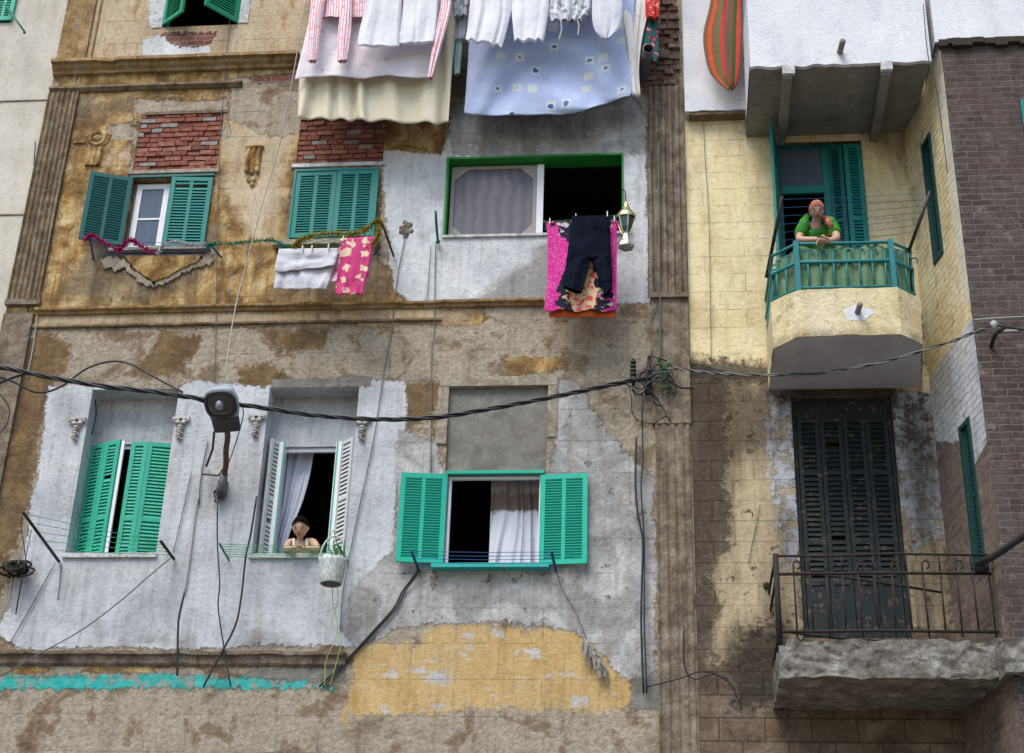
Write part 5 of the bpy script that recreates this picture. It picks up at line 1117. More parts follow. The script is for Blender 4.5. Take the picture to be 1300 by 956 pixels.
rowcloth('bag', [(T0,756,786),(0,752,790),(25,752,789),(40,756,784),(48,764,774)], C_['white2'], 'white rounded cloth bag hanging right over the blue sheet', 'bag', Y=-.80, closed=True, folds=2, fa=.01, seed=24, group=G1)
rowcloth('sheet', [(T0,785,832),(0,788,826),(50,795,815),(90,800,811),(122,803,813)], C_['floralwhite'], 'white sheet with small coloured flowers right of the blue sheet', 'sheet', Y=-.46, folds=2.5, fa=.03, seed=25, group=G1)
rowcloth('garment', [(T0,824,842),(0,819,838),(22,820,837)], C_['red'], 'red print garment above the grey stove pipe', 'garment', Y=-.50, closed=True, folds=2, fa=.02, nu=14, seed=26, group=G1)
rowcloth('garment', [(15,820,835),(45,815,836),(70,814,836),(79,820,834)], C_['greenprint'], 'dark green and purple print garment behind the stove pipe', 'garment', Y=-.40, closed=True, folds=2, fa=.02, nu=16, seed=27, group=G1)
rowcloth('rug', [(T0,906,946),(0,902,943),(40,893,943),(70,895,942),(92,902,940),(107,916,936),(112,924,931)], C_['rug'], 'orange and brown striped rug hanging against the white bay', 'rug', Y=-.42, closed=True, th=.02, folds=1.2, fa=.02, seed=28)
# the racks those clothes hang from (above the photo's edge)
for i, (x0, x1, lab) in enumerate(((398,584,'clothesline rack above the pink and cream sheets'), (594,842,'clothesline rack above the pale blue sheet'))):
    t = thing('clothesline_rack', lab, 'clothesline', W(x0,T0,0), 'clothesline racks')
    zr = W((x0+x1)/2,T0,-.6).z+.02; xa, xb = W(x0,T0,-.6).x-.08, W(x1,T0,-.6).x+.08
    for x in (xa, xb): MB().tube([(x,0,zr-.2),(x,-.95,zr)], .014, 6).build('arm', M['greenbracket'], t)
    for y in (-.36,-.45,-.52,-.64,-.74,-.80,-.87): MB().tube([(xa,y,zr-.005),((xa+xb)/2,y,zr-.03),(xb,y,zr-.005)], .003, 4).build('line', M['greenwire'], t)
p = W(818,88,-.0); mb = MB(); a_, b_ = W(817,97,-.02), W(823,62,-.62)
mb.tube([a_, b_], .068, 14, cap=False); mb.tube([a_, b_], .060, 14, cap=False); mb.lathe(b_, [(.060,0),(.070,.0),(.070,.012),(.060,.012)], (b_-a_), 14)
single(mb, 'stove_pipe', M['greymetal'], 'short grey stove pipe sticking out below the red garment', 'pipe')

# window two laundry
rowcloth('towel', [(316,354,428),(340,351,424),(367,347,414)], C_['towel'], 'grey white towel folded over the line under the closed shutters', 'towel', Y=-.44, folds=3, fa=.012, seed=31)
rowcloth('towel', [(316,354,430,315),(330,351,428,326),(346,348,425,337)], C_['towel'], 'short front flap of grey white towel on the same line', 'towel', Y=-.475, folds=3, fa=.010, seed=32)
rowcloth('cloth', [(303,433,474,300),(330,431,470),(374,425,460)], C_['pinkfloral'], 'bright pink cloth with cream roses beside the white towel', 'cloth', Y=-.49, folds=2.5, fa=.012, seed=33)
rowcloth('cloth', [(312,432,476),(345,418,470),(358,414,466)], C_['pinkblouse'], 'pink cloth almost hidden behind the towel and rose cloth', 'cloth', Y=-.41, folds=2, fa=.01, seed=34)
# green window laundry
rowcloth('sheet', [(281,693,784,279),(300,695,783),(350,695,783),(394,691,783)], C_['magenta'], 'magenta sheet with a dark flowered centre below the green window', 'sheet', Y=-.44, folds=2.5, fa=.015, nu=50, nv=40, seed=41)
rowcloth('cloth', [(282,696,783),(350,696,783),(403,697,782)], C_['orange'], 'rust orange cloth edge showing below the magenta sheet', 'cloth', Y=-.39, folds=2.5, fa=.01, seed=42)
mbx = rowcloth(None, [(274,726,774,273),(300,723,775),(326,720,776)], None, '', '', Y=-.54, closed=True, th=.045, folds=3, fa=.008, seed=43)
rowcloth(None, [(322,720,751),(345,717,746),(362,714,739,371)], None, '', '', Y=-.54, closed=True, th=.045, folds=1, fa=.008, seed=44, mbs=mbx)
rowcloth(None, [(322,750,776),(345,757,777),(374,767,777,364)], None, '', '', Y=-.54, closed=True, th=.045, folds=1, fa=.008, seed=45, mbs=mbx)
single(mbx, 'trousers', C_['navy'], 'dark navy trousers pegged over the magenta sheet', 'trousers', uv=mbx.uv)

# ------------------------------------------------------------------ small clotheslines
def rack(name, label, la, lb_, ra, rb_, mat, linemat, n, group='window clothesline racks', r=.012, lr=.0035, t0=.25):
    "la, ra = wall ends (px,py); lb_, rb_ = outer ends (px,py,Y)"
    A0, A1, B0, B1 = W(*la[:2],la[2] if len(la)>2 else -.02), W(*lb_), W(*ra[:2],ra[2] if len(ra)>2 else -.02), W(*rb_); t = thing(name, label, 'clothesline', A0, group)
    MB().tube([A0, A1], r, 6).build('arm', mat, t); MB().tube([B0, B1], r, 6).build('arm', mat, t)
    for i in range(n):
        f = t0+(.97-t0)*i/max(1,n-1); a, b = A0.lerp(A1, f), B0.lerp(B1, f); m_ = (a+b)/2-Vector((0,0,.008+.006*random.random()))
        MB().tube([a, m_, b], lr, 4).build('line', linemat, t)
    return t
rack('clothesline_rack', 'green clothesline rack in front of the leaning boy', (291,712), (278.5,690,-.42), (441,712), (429,692,-.42), M['greenbracket'], M['greenwire'], 6)
rack('clothesline_rack', 'black and green clothesline rack below the mint shutters', (75,713), (29,650,-1.0), (221,710), (204,687,-.42), M['blackiron'], M['greenwire'], 5, r=.018)
rack('clothesline_rack', 'blue clothesline rack under the sea green shutters', (532,725), (522,699,-.42), (706,725), (700,700,-.42), M['bluepaint'], M['bluewire'], 5, r=.017)
t = rack('clothesline_rack', 'dark blue clothesline rack below the window with pink tinsel', (119,330), (114,303,-.42), (281,327), (266,309,-.38), M['bluepaint'], M['bluewire'], 5, r=.014)
rack('clothesline_rack', 'clothesline rack holding the towel and the gold tinsel', (357,335), (351,314,-.45), (500,326), (485,283,-.50), M['blackiron'], M['greenwire'], 4, r=.014, t0=.6)
rack('clothesline_rack', 'green clothesline rack holding the magenta sheet', (696,296), (691,281,-.46), (800,290), (787,272,-.48), M['greenbracket'], M['greenwire'], 5, r=.012, t0=.5)
MB_ = MB(); MB_.tube([W(556,308,-.02), W(554,285,-.30), W(553,268,-.42)], .016, 6); MB_.ball(W(556,307,-.05), .03, 6, 4)
single(MB_, 'clothesline_bracket', M['greenbracket'], 'lone dark green clothesline arm left of the wide green window', 'clothesline')
# crumbled plaster lump
mb = MB()
for i in range(26): mb.ball(W(514+random.gauss(0,3.5), 291+random.gauss(0,5), .0), (random.uniform(.012,.035),.018,random.uniform(.012,.04)), 6, 4)
mb.build('plaster_lump', M['trim_grey'], main)
# middle balcony rack: arms rising out from the rail
t = rack('clothesline_rack', 'clothesline rack with blue lines above the woman on the balcony', (1153,321,-1.08), (1181,243,-1.42), (973,352,-.55), (993,250,-1.35), M['blackiron'], M['bluewire'], 7, r=.02, lr=.003, t0=.35)
# pegs
mb_p = 0
for px, py, Y, c in [(731,275,-.55,'mintc'),(771,272,-.55,'white'),(698,281,-.46,'cream'),(780,278,-.46,'white'),(384,315,-.5,'cream'),(396,315,-.5,'cream'),(417,313,-.5,'cream'),(436,303,-.5,'cream')]:
    o = W(px,py,Y); mb = MB(); mb.obox(o, (1,0,0),(0,1,0),(0,0,1), (-.006,-.012,-.035),(.006,-.004,.035)); mb.obox(o, (1,0,0),(0,1,0),(0,0,1), (-.006,.004,-.035),(.006,.012,.035)); mb.obox(o, (1,0,0),(0,1,0),(0,0,1), (-.004,-.004,0),(.004,.004,.01))
    lab = {731:'mint green peg on the left of the navy trousers',771:'white peg on the right of the navy trousers',698:'cream peg at the left corner of the magenta sheet',780:'white peg at the right corner of the magenta sheet',384:'leftmost cream peg on the grey white towel',396:'second cream peg from the left on the towel',417:'cream peg at the right end of the towel',436:'cream peg on the pink rose cloth'}[px]
    single(mb, 'clothes_peg', C_[c], lab, 'peg', 'clothes pegs')

# green canvas tied inside the balcony railing
mb = MB(); pl = [(1.18,-.05),(1.21,-.98),(1.42,-1.215),(2.385,-1.215),(2.60,-1.04),(2.73,-.1)]; tot2 = sum((Vector((*b,0))-Vector((*a,0))).length for a, b in zip(pl[:-1], pl[1:])); nu, nv = 150, 14; vs = []
for j in range(nv+1):
    for k in range(nu+1):
        p = along(pl, tot2*k/nu*.9999); z = 9.55+(10.42-9.55)*j/nv; p = p+Vector((0,.02*MN.noise(Vector((k*.13,j*.12,0)))+.018*math.sin(k*.8+MN.noise(Vector((k*.1,j*.1,3)))*3),0)); vs.append((p.x, p.y+.005, z+(.025*math.sin(k*.37)+.02*MN.noise(Vector((k*.2,0,0))) if j == nv else 0)))
mb.smooth = True; mb.add(vs, [(j*(nu+1)+k, j*(nu+1)+k+1, (j+1)*(nu+1)+k+1, (j+1)*(nu+1)+k) for j in range(nv) for k in range(nu)])
single(mb, 'canvas_screen', C_['greenc'], 'faded green canvas stretched inside the teal balcony railing', 'canvas').modifiers.new('t', 'SOLIDIFY').thickness = .004

# curtains
rowcloth('curtain', [(569,357,399),(600,354,394),(640,350,383),(675,346,369),(703,342,361)], C_['curtain'], 'white curtain gathered to the left behind the boy', 'curtain', Y=.52, folds=5, fa=.035, nu=60, nv=30, seed=51)
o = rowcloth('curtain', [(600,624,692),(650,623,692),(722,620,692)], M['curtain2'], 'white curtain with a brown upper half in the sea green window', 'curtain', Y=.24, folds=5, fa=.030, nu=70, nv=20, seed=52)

# ================================================================== TINSEL
def garland(pts, mat, label, Y=-.43, r=.03, dens=620):
    P = pathpx(pts, Y, 8); mb = MB()
    mb.tube(P, .004, 4); L_ = sum((b-a).length for a, b in zip(P[:-1], P[1:]))
    for _ in range(int(L_*dens)):
        i = random.randrange(len(P)-1); c = P[i].lerp(P[i+1], random.random()); d = Vector((random.gauss(0,1), random.gauss(0,1), random.gauss(0,1))).normalized(); e = d.orthogonal().normalized()*.006
        q = c+d*r*random.uniform(.7,1.15); mb.add([c-e, c+e, q+e*.6, q-e*.6], [(0,1,2,3)])
    return single(mb, 'tinsel_garland', mat, label, 'tinsel')
garland([(108,304),(117,299),(130,306),(150,317),(158,309),(168,305),(180,313),(198,323)], M['t_pink'], 'magenta pink tinsel garland below the leftmost teal shutter', r=.045)
garland([(200,323),(208,311),(225,307),(240,311),(262,309)], M['t_silver'], 'silver tinsel garland in the middle of the clothesline', r=.036)
garland([(262,312),(275,310),(300,309),(322,306),(345,305),(358,311),(367,316),(377,313),(373,322),(365,328)], M['t_green'], 'green tinsel garland running between the two upper windows', r=.036, dens=500)
garland([(373,314),(380,306),(395,300),(420,296),(445,297),(463,293),(472,285),(483,281),(481,298),(475,308),(468,318)], M['t_gold'], 'gold tinsel garland over the pink rose cloth', r=.05, dens=800, Y=-.47)

# ================================================================== LANTERN
o = W(795,314,-.50); t = thing('hanging_lantern', 'gold and silver hanging lantern with dark blue glass', 'lantern', o)
zz = lambda y: W(795,y,-.5).z-o.z
H = [(.0,0)]
MB().lathe(o, [(.085,-.01),(.10,.0),(.10,.02),(.085,.05),(.05,.10),(.035,zz(298)),(.045,zz(296))], n=6, smooth=False).build('base', M['silver'], t)
MB().lathe(o, [(.040,zz(297)),(.070,zz(290)),(.105,zz(277)),(.10,zz(275))], n=6, smooth=False).build('glass_body', M['lanternglass'], t)
mb = MB()
for k in range(6):
    a = k*PI/3; u_ = Vector((0,0,1)).orthogonal().normalized(); v_ = Vector((0,0,1)).cross(u_); d = u_*math.cos(a)+v_*math.sin(a)
    mb.tube([o+d*.045+Vector((0,0,zz(297))), o+d*.075+Vector((0,0,zz(290))), o+d*.11+Vector((0,0,zz(277)))], .008, 5)
mb.build('rib', M['gold'], t)
MB().lathe(o, [(.115,zz(278)),(.118,zz(275)),(.09,zz(271)),(.055,zz(266)),(.035,zz(263)),(.03,zz(260)),(.015,zz(257)),(.004,zz(255))], n=12).build('cap', M['gold'], t)
MB().tube([o+Vector((0,0,zz(257))), o+Vector((-.005,0,zz(250))), W(793.5,243,-.5)], .007, 5).build('hook', M['blackiron'], t)
MB().tube([W(793.5,243,-.5), W(790,240,-.25), W(789,238,-.01)], .006, 5).build('hanger', M['blackiron'], t)

# ================================================================== BASKET
o = W(420,742,-.42); o2 = W(421,708,-.42); hgt = (W(421,708,-.42)-W(420,740,-.42)).z; t = thing('basket', 'white woven basket with a tall handle hanging beside the boy', 'basket', o)
s = N('white_woven_plastic', .6, .3); gg = s.co(); b1 = s.noise(60, 3, v=s.map(gg, (1,1,.25))); M['basket'] = s.done(s.mix(s.step(b1, .4, .6), (.34,.37,.36), (.60,.63,.61)), s.bump(b1, .008, .8))
mb = MB(); n = 36; vs = []; H_ = 10; prof = [(.105,0),(.115,.02),(.125,.08),(.135,.16),(.145,.24),(.150,hgt)]
for r_, z in prof:
    for k in range(n): a = 2*PI*k/n; rr = r_*(1+.03*math.cos(18*a)); vs.append(o+Vector((math.cos(a)*rr, math.sin(a)*rr, z+(.008*math.sin(6*a) if z == hgt else 0))))
m0 = len(vs)
for r_, z in [(.140,hgt),(.10,.02)]:
    for k in range(n): a = 2*PI*k/n; vs.append(o+Vector((math.cos(a)*r_, math.sin(a)*r_, z)))
R_ = len(prof)+2; fs = [(j*n+k, j*n+(k+1)%n, (j+1)*n+(k+1)%n, (j+1)*n+k) for j in range(R_-1) for k in range(n)]; mb.smooth = True; mb.add(vs, fs); mb.build('body', M['basket'], t)
mb = MB(); mb.lathe(o, [(.0,-.004),(.09,-.006),(.112,.004)], n=24); mb.build('bottom', flat('dark_basket_base', (.10,.10,.10), .8), t)
mb = MB(); mb.tube([o+Vector((math.cos(a)*.145, .0, hgt-.01+math.sin(a)*.27)) for a in [i*PI/14 for i in range(15)]], .011, 7); mb.build('handle', M['basket'], t)
mb = MB()
for i in range(16):
    a = random.uniform(0, 6.28); p = o+Vector((.07+.04*math.cos(a), .05*math.sin(a), hgt*.6)); q_ = p+Vector((random.uniform(-.10,.02), random.uniform(-.05,.05), random.uniform(.15,.33))); mb.tube([p, (p+q_)/2+Vector((.01,0,0)), q_], .006, 4)
single(mb, 'green_stalks', flat('green_stalks', (.06,.20,.05)), 'fresh green stalks sticking out of the white basket', 'vegetables')
mb = MB(); mb.tube(pathpx([(420,679,-.42),(424,674,-.3),(428,690,-.05),(430,702,.1)], k=6), .006, 5); single(mb, 'basket_rope', flat('pale_rope', (.4,.4,.3)), 'short rope tying the basket handle to the window', 'rope')
mb = MB()
for off in (0, 7): mb.tube(pathpx([(424+off*.4,735),(422+off,762),(428-off,790),(426+off,812),(414+off*2,838),(412+off,870)], -.30, 6), .004, 4)
single(mb, 'yellow_string', flat('yellow_string', (.42,.42,.10)), 'thin yellow green string dangling under the basket', 'string')

# ================================================================== STREET LAMP
A_, B_ = W(289,547,-.86), W(277,493,-1.28)
t = thing('street_lamp', 'grey street lamp on a rusty wall arm between the niche windows', 'street lamp', W(281,625,-.03))
ax = (B_-A_); Ln = ax.length; ax.normalize(); sx = Vector((1,0,.05)); sx = (sx-ax*sx.dot(ax)).normalized(); nz_ = ax.cross(sx).normalized()
if nz_.z > 0: nz_ = -nz_      # nz_ points down, to the street
def lp(a, b, c): return A_+ax*a+sx*b+nz_*c
def loft(rings, mat, name, capend=True):
    mb = MB(); k = len(rings[0]); mb.smooth = True; mb.add([v for r_ in rings for v in r_], [(j*k+i, j*k+(i+1)%k, (j+1)*k+(i+1)%k, (j+1)*k+i) for j in range(len(rings)-1) for i in range(k)] + ([tuple(range(k))[::-1], tuple((len(rings)-1)*k+i for i in range(k))] if capend else [])); return mb.build(name, mat, t)
def sect(a, w_, top, bot, n=16): return [lp(a, w_*math.copysign(abs(math.cos(q))**.5, math.cos(q)), (bot if math.sin(q) > 0 else top)*abs(math.sin(q))**.6*(1 if math.sin(q) > 0 else -1)) for q in [2*PI*i/n for i in range(n)]]
loft([sect(-.00,.14,.05,.03), sect(.03,.145,.07,.04), sect(.17,.15,.08,.045)], M['lampbody'], 'gear_box')
loft([sect(.171,.155,.085,.03), sect(.25,.175,.11,.035), sect(Ln*.7,.18,.12,.035), sect(Ln*.92,.155,.10,.03), sect(Ln,.09,.05,.02)], M['lamptop'], 'cover')
mb = MB(); n = 28; cx_ = (.19+Ln*.95)/2; rx = (Ln*.95-.19)/2
rim = [(lambda q: (cx_+rx*math.copysign(abs(math.cos(q))**.75, math.cos(q)), .165*math.copysign(abs(math.sin(q))**.75, math.sin(q))))(2*PI*i/n) for i in range(n)]
for sc_, z in ((1.06,.03),(1.06,.05),(.9,.055),(.86,.04)): mb.v += [tuple(lp(cx_+(a-cx_)*sc_, b*sc_, z)) for a, b in rim]
for j in range(3):
    for i in range(n): mb.f.append([j*n+i, j*n+(i+1)%n, (j+1)*n+(i+1)%n, (j+1)*n+i]); mb.m.append(0); mb.sm.append(False)
mb.build('rim', M['lampbody'], t)
mb = MB(); vs = [lp(cx_, 0, .048)] ; 
for fr_, z in ((.25,.075),(.55,.068),(.86,.044)): vs += [lp(cx_+(a-cx_)*fr_, b*fr_, z) for a, b in rim]
vs[0] = lp(cx_, 0, .077); mb.smooth = True; mb.add(vs, [(0,1+i,1+(i+1)%n) for i in range(n)]+[(1+j*n+i,1+(j+1)*n+i,1+(j+1)*n+(i+1)%n,1+j*n+(i+1)%n) for j in range(2) for i in range(n)]); mb.build('lens', M['lampglass'], t)
mb = MB(); mb.ball(lp(cx_+.02,0,.082), (.045,.05,.06), 12, 8); mb.build('bulb', M['reflector'], t)
MB().tube(smoothpath([W(282,622,-.04), W(284,606,-.14), W(287,590,-.30), W(287,572,-.55), W(289,556,-.80), lp(.03,0,0)], 6), .032, 9).build('arm', M['rustpipe'], t)
mb = MB(); mb.tube([W(280,634,-.03), W(285,600,-.17)], .045, 9); mb.box(W(274,628,-.05), W(290,612,-.0)); mb.build('bracket', M['greymetal'], t)
mb = MB(); mb.tube([W(257,602,-.06), W(277,604,-.1), W(284,594,-.2)], .012, 5); mb.tube([W(272,548,-.6), W(270,570,-.3), W(262,592,-.03)], .014, 6); mb.build('stay', M['rustpipe'], t)
mb = MB()
for k in range(5): mb.tube(smoothpath([W(276+random.uniform(-5,8), 630+random.uniform(-12,10), -.06+random.uniform(-.06,.02)) for _ in range(5)], 5), .006, 4)
mb.build('wire_knot', M['cable'], t)

# ================================================================== CABLES
def cable(pts, r, mat, name, label, cat='cable', Y=-.03, k=6, group=None):
    return single(MB().tube(pathpx(pts, Y, k), r, 6), name, mat, label, cat, group)
main_px = [(-60,458,-1.15),(0,466,-1.08),(50,476,-1.02),(115,488,-.95),(200,498,-.87),(260,507,-.82),(330,517,-.75),(400,527,-.66),(470,532,-.58),(540,531,-.50),(610,521,-.40),(680,508,-.31),(740,496,-.23),(797,484,-.16),(820,481,-.12)]
t = thing('overhead_cable', 'thick twisted black cable bundle sagging across the whole facade', 'cable', W(400,527,-.66))
P = pathpx(main_px, k=14)
for j in range(3):
    pts = []
    for i, p in enumerate(P):
        a = i*.38+j*2.094; pts.append(p+Vector((0, math.cos(a)*.015, math.sin(a)*.017+.006*MN.noise(Vector((i*.1,j,0))))))
    MB().tube(pts, .013 if j else .016, 6).build('strand', M['cable'], t)
t = thing('overhead_cable', 'thin twisted cable passing in front of the balconies', 'cable', W(1060,472,-1.2))
P = pathpx([(822,480,-.12),(850,468,-.25),(890,472,-.40),(930,475,-.55),(1000,476,-.80),(1060,471,-1.05),(1130,457,-1.30),(1200,436,-1.5),(1240,421,-1.6),(1264,412,-1.62)], k=16)
for j in range(2):
    MB().tube([p+Vector((0, math.cos(i*.45+j*PI)*.009, math.sin(i*.45+j*PI)*.011)) for i, p in enumerate(P)], .0085, 5).build('strand', M['cable'] if j else M['cable_grey'], t)
cable([(1264,412,-1.62),(1285,416,-1.66),(1340,425,-1.7)], .012, M['cable'], 'overhead_cable', 'short black cable leaving the brick wall bracket to the right')
cable([(1236,406,-1.35),(1262,404,-1.42),(1300,402,-1.42),(1350,401,-1.45)], .007, M['cable_white'], 'wall_wire', 'pale thin wire above the brick wall bracket')
cable([(-40,470,-1.0),(10,482,-1.0),(45,498,-.95),(75,492,-.9),(110,468,-.85),(140,459,-.8),(165,462,-.8),(195,478,-.8),(232,498,-.82)], .012, M['cable'], 'cable_loop', 'loose black cable looping above the main bundle at the left')
cable([(-30,500,-1.0),(15,480,-1.0),(40,474,-1.0),(60,478,-1.0)], .014, M['cable'], 'cable_loop', 'black cable joining the bundle at the left edge')
cable([(0,500,-.9),(12,520,-.6),(5,545,-.4),(-20,560,-.4)], .006, M['cable'], 'cable_loop', 'thin black wire drooping at the left edge')
cable([(225,498,-.8),(262,512,-.8),(300,522,-.75)], .010, M['cable'], 'cable_loop', 'short black cable passing behind the street lamp')
cable([(292,500,-.9),(308,518,-.5),(306,540,-.3),(294,578,-.1),(285,600,-.08)], .006, M['cable'], 'lamp_wire', 'thin wire looping from the lamp head to its arm')
cable([(285,480,-.9),(300,385,-.5),(330,270,-.45),(360,160,-.5),(392,-20,-.6)], .007, M['cable_white'], 'pulley_rope', 'pale rope slanting up from the lamp to the laundry', 'rope')
wires = [
 ([(517,288),(505,350),(497,420),(489,460),(475,554),(455,650),(437,742),(432,800)], .006, 'cable_grey', 'grey wire slanting down right of the carved capitals'),
 ([(553,308),(551,420),(548,450),(547,600)], .006, 'cable_grey', 'thin grey wire down from the lone clothesline arm'),
 ([(547,312),(542,380),(540,384)], .004, 'cable_grey', 'faint short wire left of the lone clothesline arm'),
 ([(326,630),(318,680),(312,707),(306,760),(298,796),(275,840),(258,872)], .011, 'cable', 'black cable hanging below the left end of the boy rack'),
 ([(276,640),(276,690),(279,740),(277,770),(284,820),(293,872)], .008, 'cable', 'wavy black cable below the street lamp bracket'),
 ([(252,628),(247,660),(243,692),(239,720),(234,753)], .010, 'cable_white', 'pale pipe running down left of the street lamp'),
 ([(234,753),(228,780),(226,800),(225,858)], .012, 'cable', 'black cable continuing the pale pipe to the ledge'),
 ([(264,560),(256,600),(252,640)], .007, 'cable_grey', 'thin grey wire on the white wall beside the lamp arm'),
 ([(243,600),(232,650),(220,702)], .005, 'cable_grey', 'thin wire slanting to the right arm of the mint window rack'),
 ([(217,708,-.05),(185,735),(154,762),(105,799),(50,830),(-20,870)], .007, 'cable_grey', 'grey wire slanting across the white wall to the lower left'),
 ([(70,715),(45,760),(28,790),(12,818)], .006, 'cable_grey', 'thin wire below the black rack arm'),
 ([(78,715),(76,740),(73,762)], .006, 'cable_grey', 'short thin wire end below the black rack arm'),
 ([(808,555),(807,590),(807,622),(810,655),(816,686),(815,740),(814,794),(817,880)], .013, 'cable', 'left strand of the black cable pair beside the pilaster'),
 ([(815,520),(816,580),(814,622),(818,686),(818,740),(818,794),(821,880)], .009, 'cable', 'right strand of the black cable pair beside the pilaster'),
 ([(850,150),(849,180),(843,200),(828,222),(828,300),(829,395),(828,440),(822,462)], .010, 'cable_grey', 'grey cable bending down the fluted pilaster'),
 ([(836,180),(837,300),(838,400),(838,458)], .009, 'cable_grey', 'straight grey cable down the fluted pilaster'),
 ([(824,132),(822,200),(823,300),(823,378)], .005, 'cable_grey', 'thin straight wire on the edge of the white patch'),
 ([(108,-20),(108,18),(101,50),(97,80),(92,125),(80,200),(66,280),(52,365),(42,440),(34,480)], .007, 'cable_white', 'knotted pale wire down the fluted pilaster at the far left'),
 ([(45,180),(40,260),(38,300),(34,420),(28,470)], .008, 'cable', 'dark cable down the left pilaster'),
 ([(293,-20),(291,34),(286,83),(281,150),(277,223),(274,420),(272,486)], .005, 'cable_grey', 'very thin dark wire passing right of the first brick infill'),
 ([(121,508,.1),(122,525,.1),(117,552,.1)], .010, 'cable', 'short black cable inside the left niche'),
 ([(893,150),(895,200),(900,280),(902,400),(903,460)], .004, 'cable_grey', 'hairline wire down the cream wall left of the balcony'),
 ([(965,640),(955,690),(950,715)], .006, 'cable_grey', 'short wire on the lower cream wall'),
 ([(868,795),(868,840),(880,862),(905,856),(925,862)], .007, 'cable', 'thin black wire on the brown blocks at the bottom'),
 ([(820,872,-.1),(860,862,-.1),(895,852,-.1),(925,866,-.1),(935,885,-.1)], .009, 'cable', 'black cable arching at the bottom of the brown blocks'),
 ([(1172,5,-1.42),(1178,70,-1.42),(1190,120,-1.4),(1203,220,-1.35)], .005, 'cable', 'thin black wire hanging at the corner of the white parapet'),
 ([(785,478,-.16),(830,400,-.06),(832,380,-.06)], .004, 'cable_grey', 'thin wire rising from the insulator'),
]
for pts, r_, mt, lab in wires: cable(pts, r_, M[mt], 'wall_wire', lab, 'wire', Y=(-.115 if pts[-1][1] > 835 and pts[0][0] < 440 else -.07 if pts[-1][1] > 835 else -.085) if max(p_[1] for p_ in pts) > 835 or '838' in str(pts) else -.025)
for off, lab in ((0,'thick black cable curving down left from the blue rack'), (3,'second thick black cable curving down left from the blue rack')):
    cable([(531+off,723,-.1),(523+off,735,-.06),(511+off,751),(500+off,772),(477+off,798),(440+off,838),(405+off*1.5,872)], .011 if not off else .008, M['cable'], 'wall_cable', lab)
# rag bundle and its string
cable([(707,728,-.1),(715,750),(730,775),(745,812)], .005, M['cable_grey'], 'wall_wire', 'thin wire from the blue rack to the dried rag', 'wire')
mb = MB()
for i in range(26):
    f = i/26; p = W(744+f*24+random.uniform(-5,5), 812+f*42+random.uniform(-6,6), -.06); q_ = p+Vector((random.uniform(-.03,.06), random.uniform(-.04,.02), -random.uniform(.06,.2))); w__ = Vector((random.uniform(.01,.03), random.uniform(-.01,.01), 0)); mb.add([p-w__, p+w__, q_+w__*.5, q_-w__*.5, (p+q_)/2+Vector((0,-.015,0))], [(0,1,4),(1,2,4),(2,3,4),(3,0,4)])
single(mb, 'rag_bundle', flat('dried_grey_rag', (.24,.22,.20)), 'shrivelled grey rag bundle hanging on the yellow paint', 'rag')
# cable junction at the pilaster
t = thing('cable_junction', 'tangle of black cables on an insulator post beside the pilaster', 'cable junction', W(810,480,-.05))
mb = MB(); p = W(804,478,-.10)
for i in range(5): mb.lathe(p+Vector((0,0,.16-i*.05)), [(.02,0),(.034,.008),(.034,.026),(.02,.036)], n=10)
mb.tube([p+Vector((0,0,-.12)), p+Vector((0,0,.22))], .018, 8); mb.build('insulator', M['cable'], t)
mb = MB(); mb.box(W(818,498,-.07), W(827,470,-.0)); mb.tube([W(823,500,-.09), W(824,452,-.09)], .022, 6); mb.build('post', M['blackiron'], t)
K = [[(785,487),(802,480),(815,472),(828,468),(845,475),(852,492),(856,503)], [(790,485),(806,492),(820,496),(838,512),(850,535)], [(800,490),(801,510),(803,525),(812,535),(828,538),(838,533),(846,528),(852,536)], [(826,470),(836,462),(846,470),(856,486),(858,497),(852,500)],
     [(802,494),(806,500),(814,499),(820,492),(816,484)], [(812,478),(822,470),(836,472),(848,482)], [(822,456),(826,452),(838,455),(846,458)], [(816,492),(830,484),(842,486),(844,484)], [(808,482),(818,490),(828,500),(836,508)], [(815,500),(816,520),(815,540)], [(798,486),(812,482),(824,486),(836,478),(850,482),(864,492),(880,494)], [(829,498),(832,512),(842,516)]]
for pts in K: MB().tube(smoothpath([W(x+random.uniform(-1,1), y+random.uniform(-1,1), -.11-.05*random.random()) for x, y in pts], 6), random.choice((.007,.009,.012)), 6).build('strand', M['cable'], t)
mb = MB()
for i in range(60):
    p = W(random.gauss(845,5), random.gauss(474,12), -.12+random.uniform(-.05,.05)); a_ = Vector((random.uniform(-1,1),random.uniform(-1,1),random.uniform(-1,1))).normalized()*.035; b_ = a_.orthogonal().normalized()*.012; mb.add([p-a_, p+b_, p+a_, p-b_], [(0,1,2,3)])
single(mb, 'leafy_sprig', flat('bright_green_leaf', (.03,.22,.08)), 'small bright green plastic sprig caught in the cable tangle', 'sprig')
t = thing('cable_bracket', 'dark iron cable bracket fixed to the brown brick wall', 'bracket', W(1262,437,FY))
MB().tube([W(1258,440,FY-.0), W(1263,425,FY-.2), W(1275,416,FY-.34)], .022, 7).build('arm', M['blackiron'], t)
mb = MB(); mb.tube([W(1266,421,FY-.25), W(1292,420,FY-.25)], .014, 6); mb.lathe(W(1262,413,FY-.32), [(.02,-.03),(.035,-.01),(.035,.03),(.015,.05)], n=10); mb.build('insulator', M['cable_white'], t)
# lower right thick arm crossing the flank foot
mb = MB(); mb.tube([W(1241,716,-1.2), W(1262,706,-1.4), W(1300,680,-1.75), W(1330,660,-2.0)], .035, 9); mb.tube([W(1240,718,-1.19), W(1252,722,-1.15)], .05, 8)
single(mb, 'metal_arm', M['blackiron'], 'thick dark metal arm rising off the right edge above the railing', 'pole')
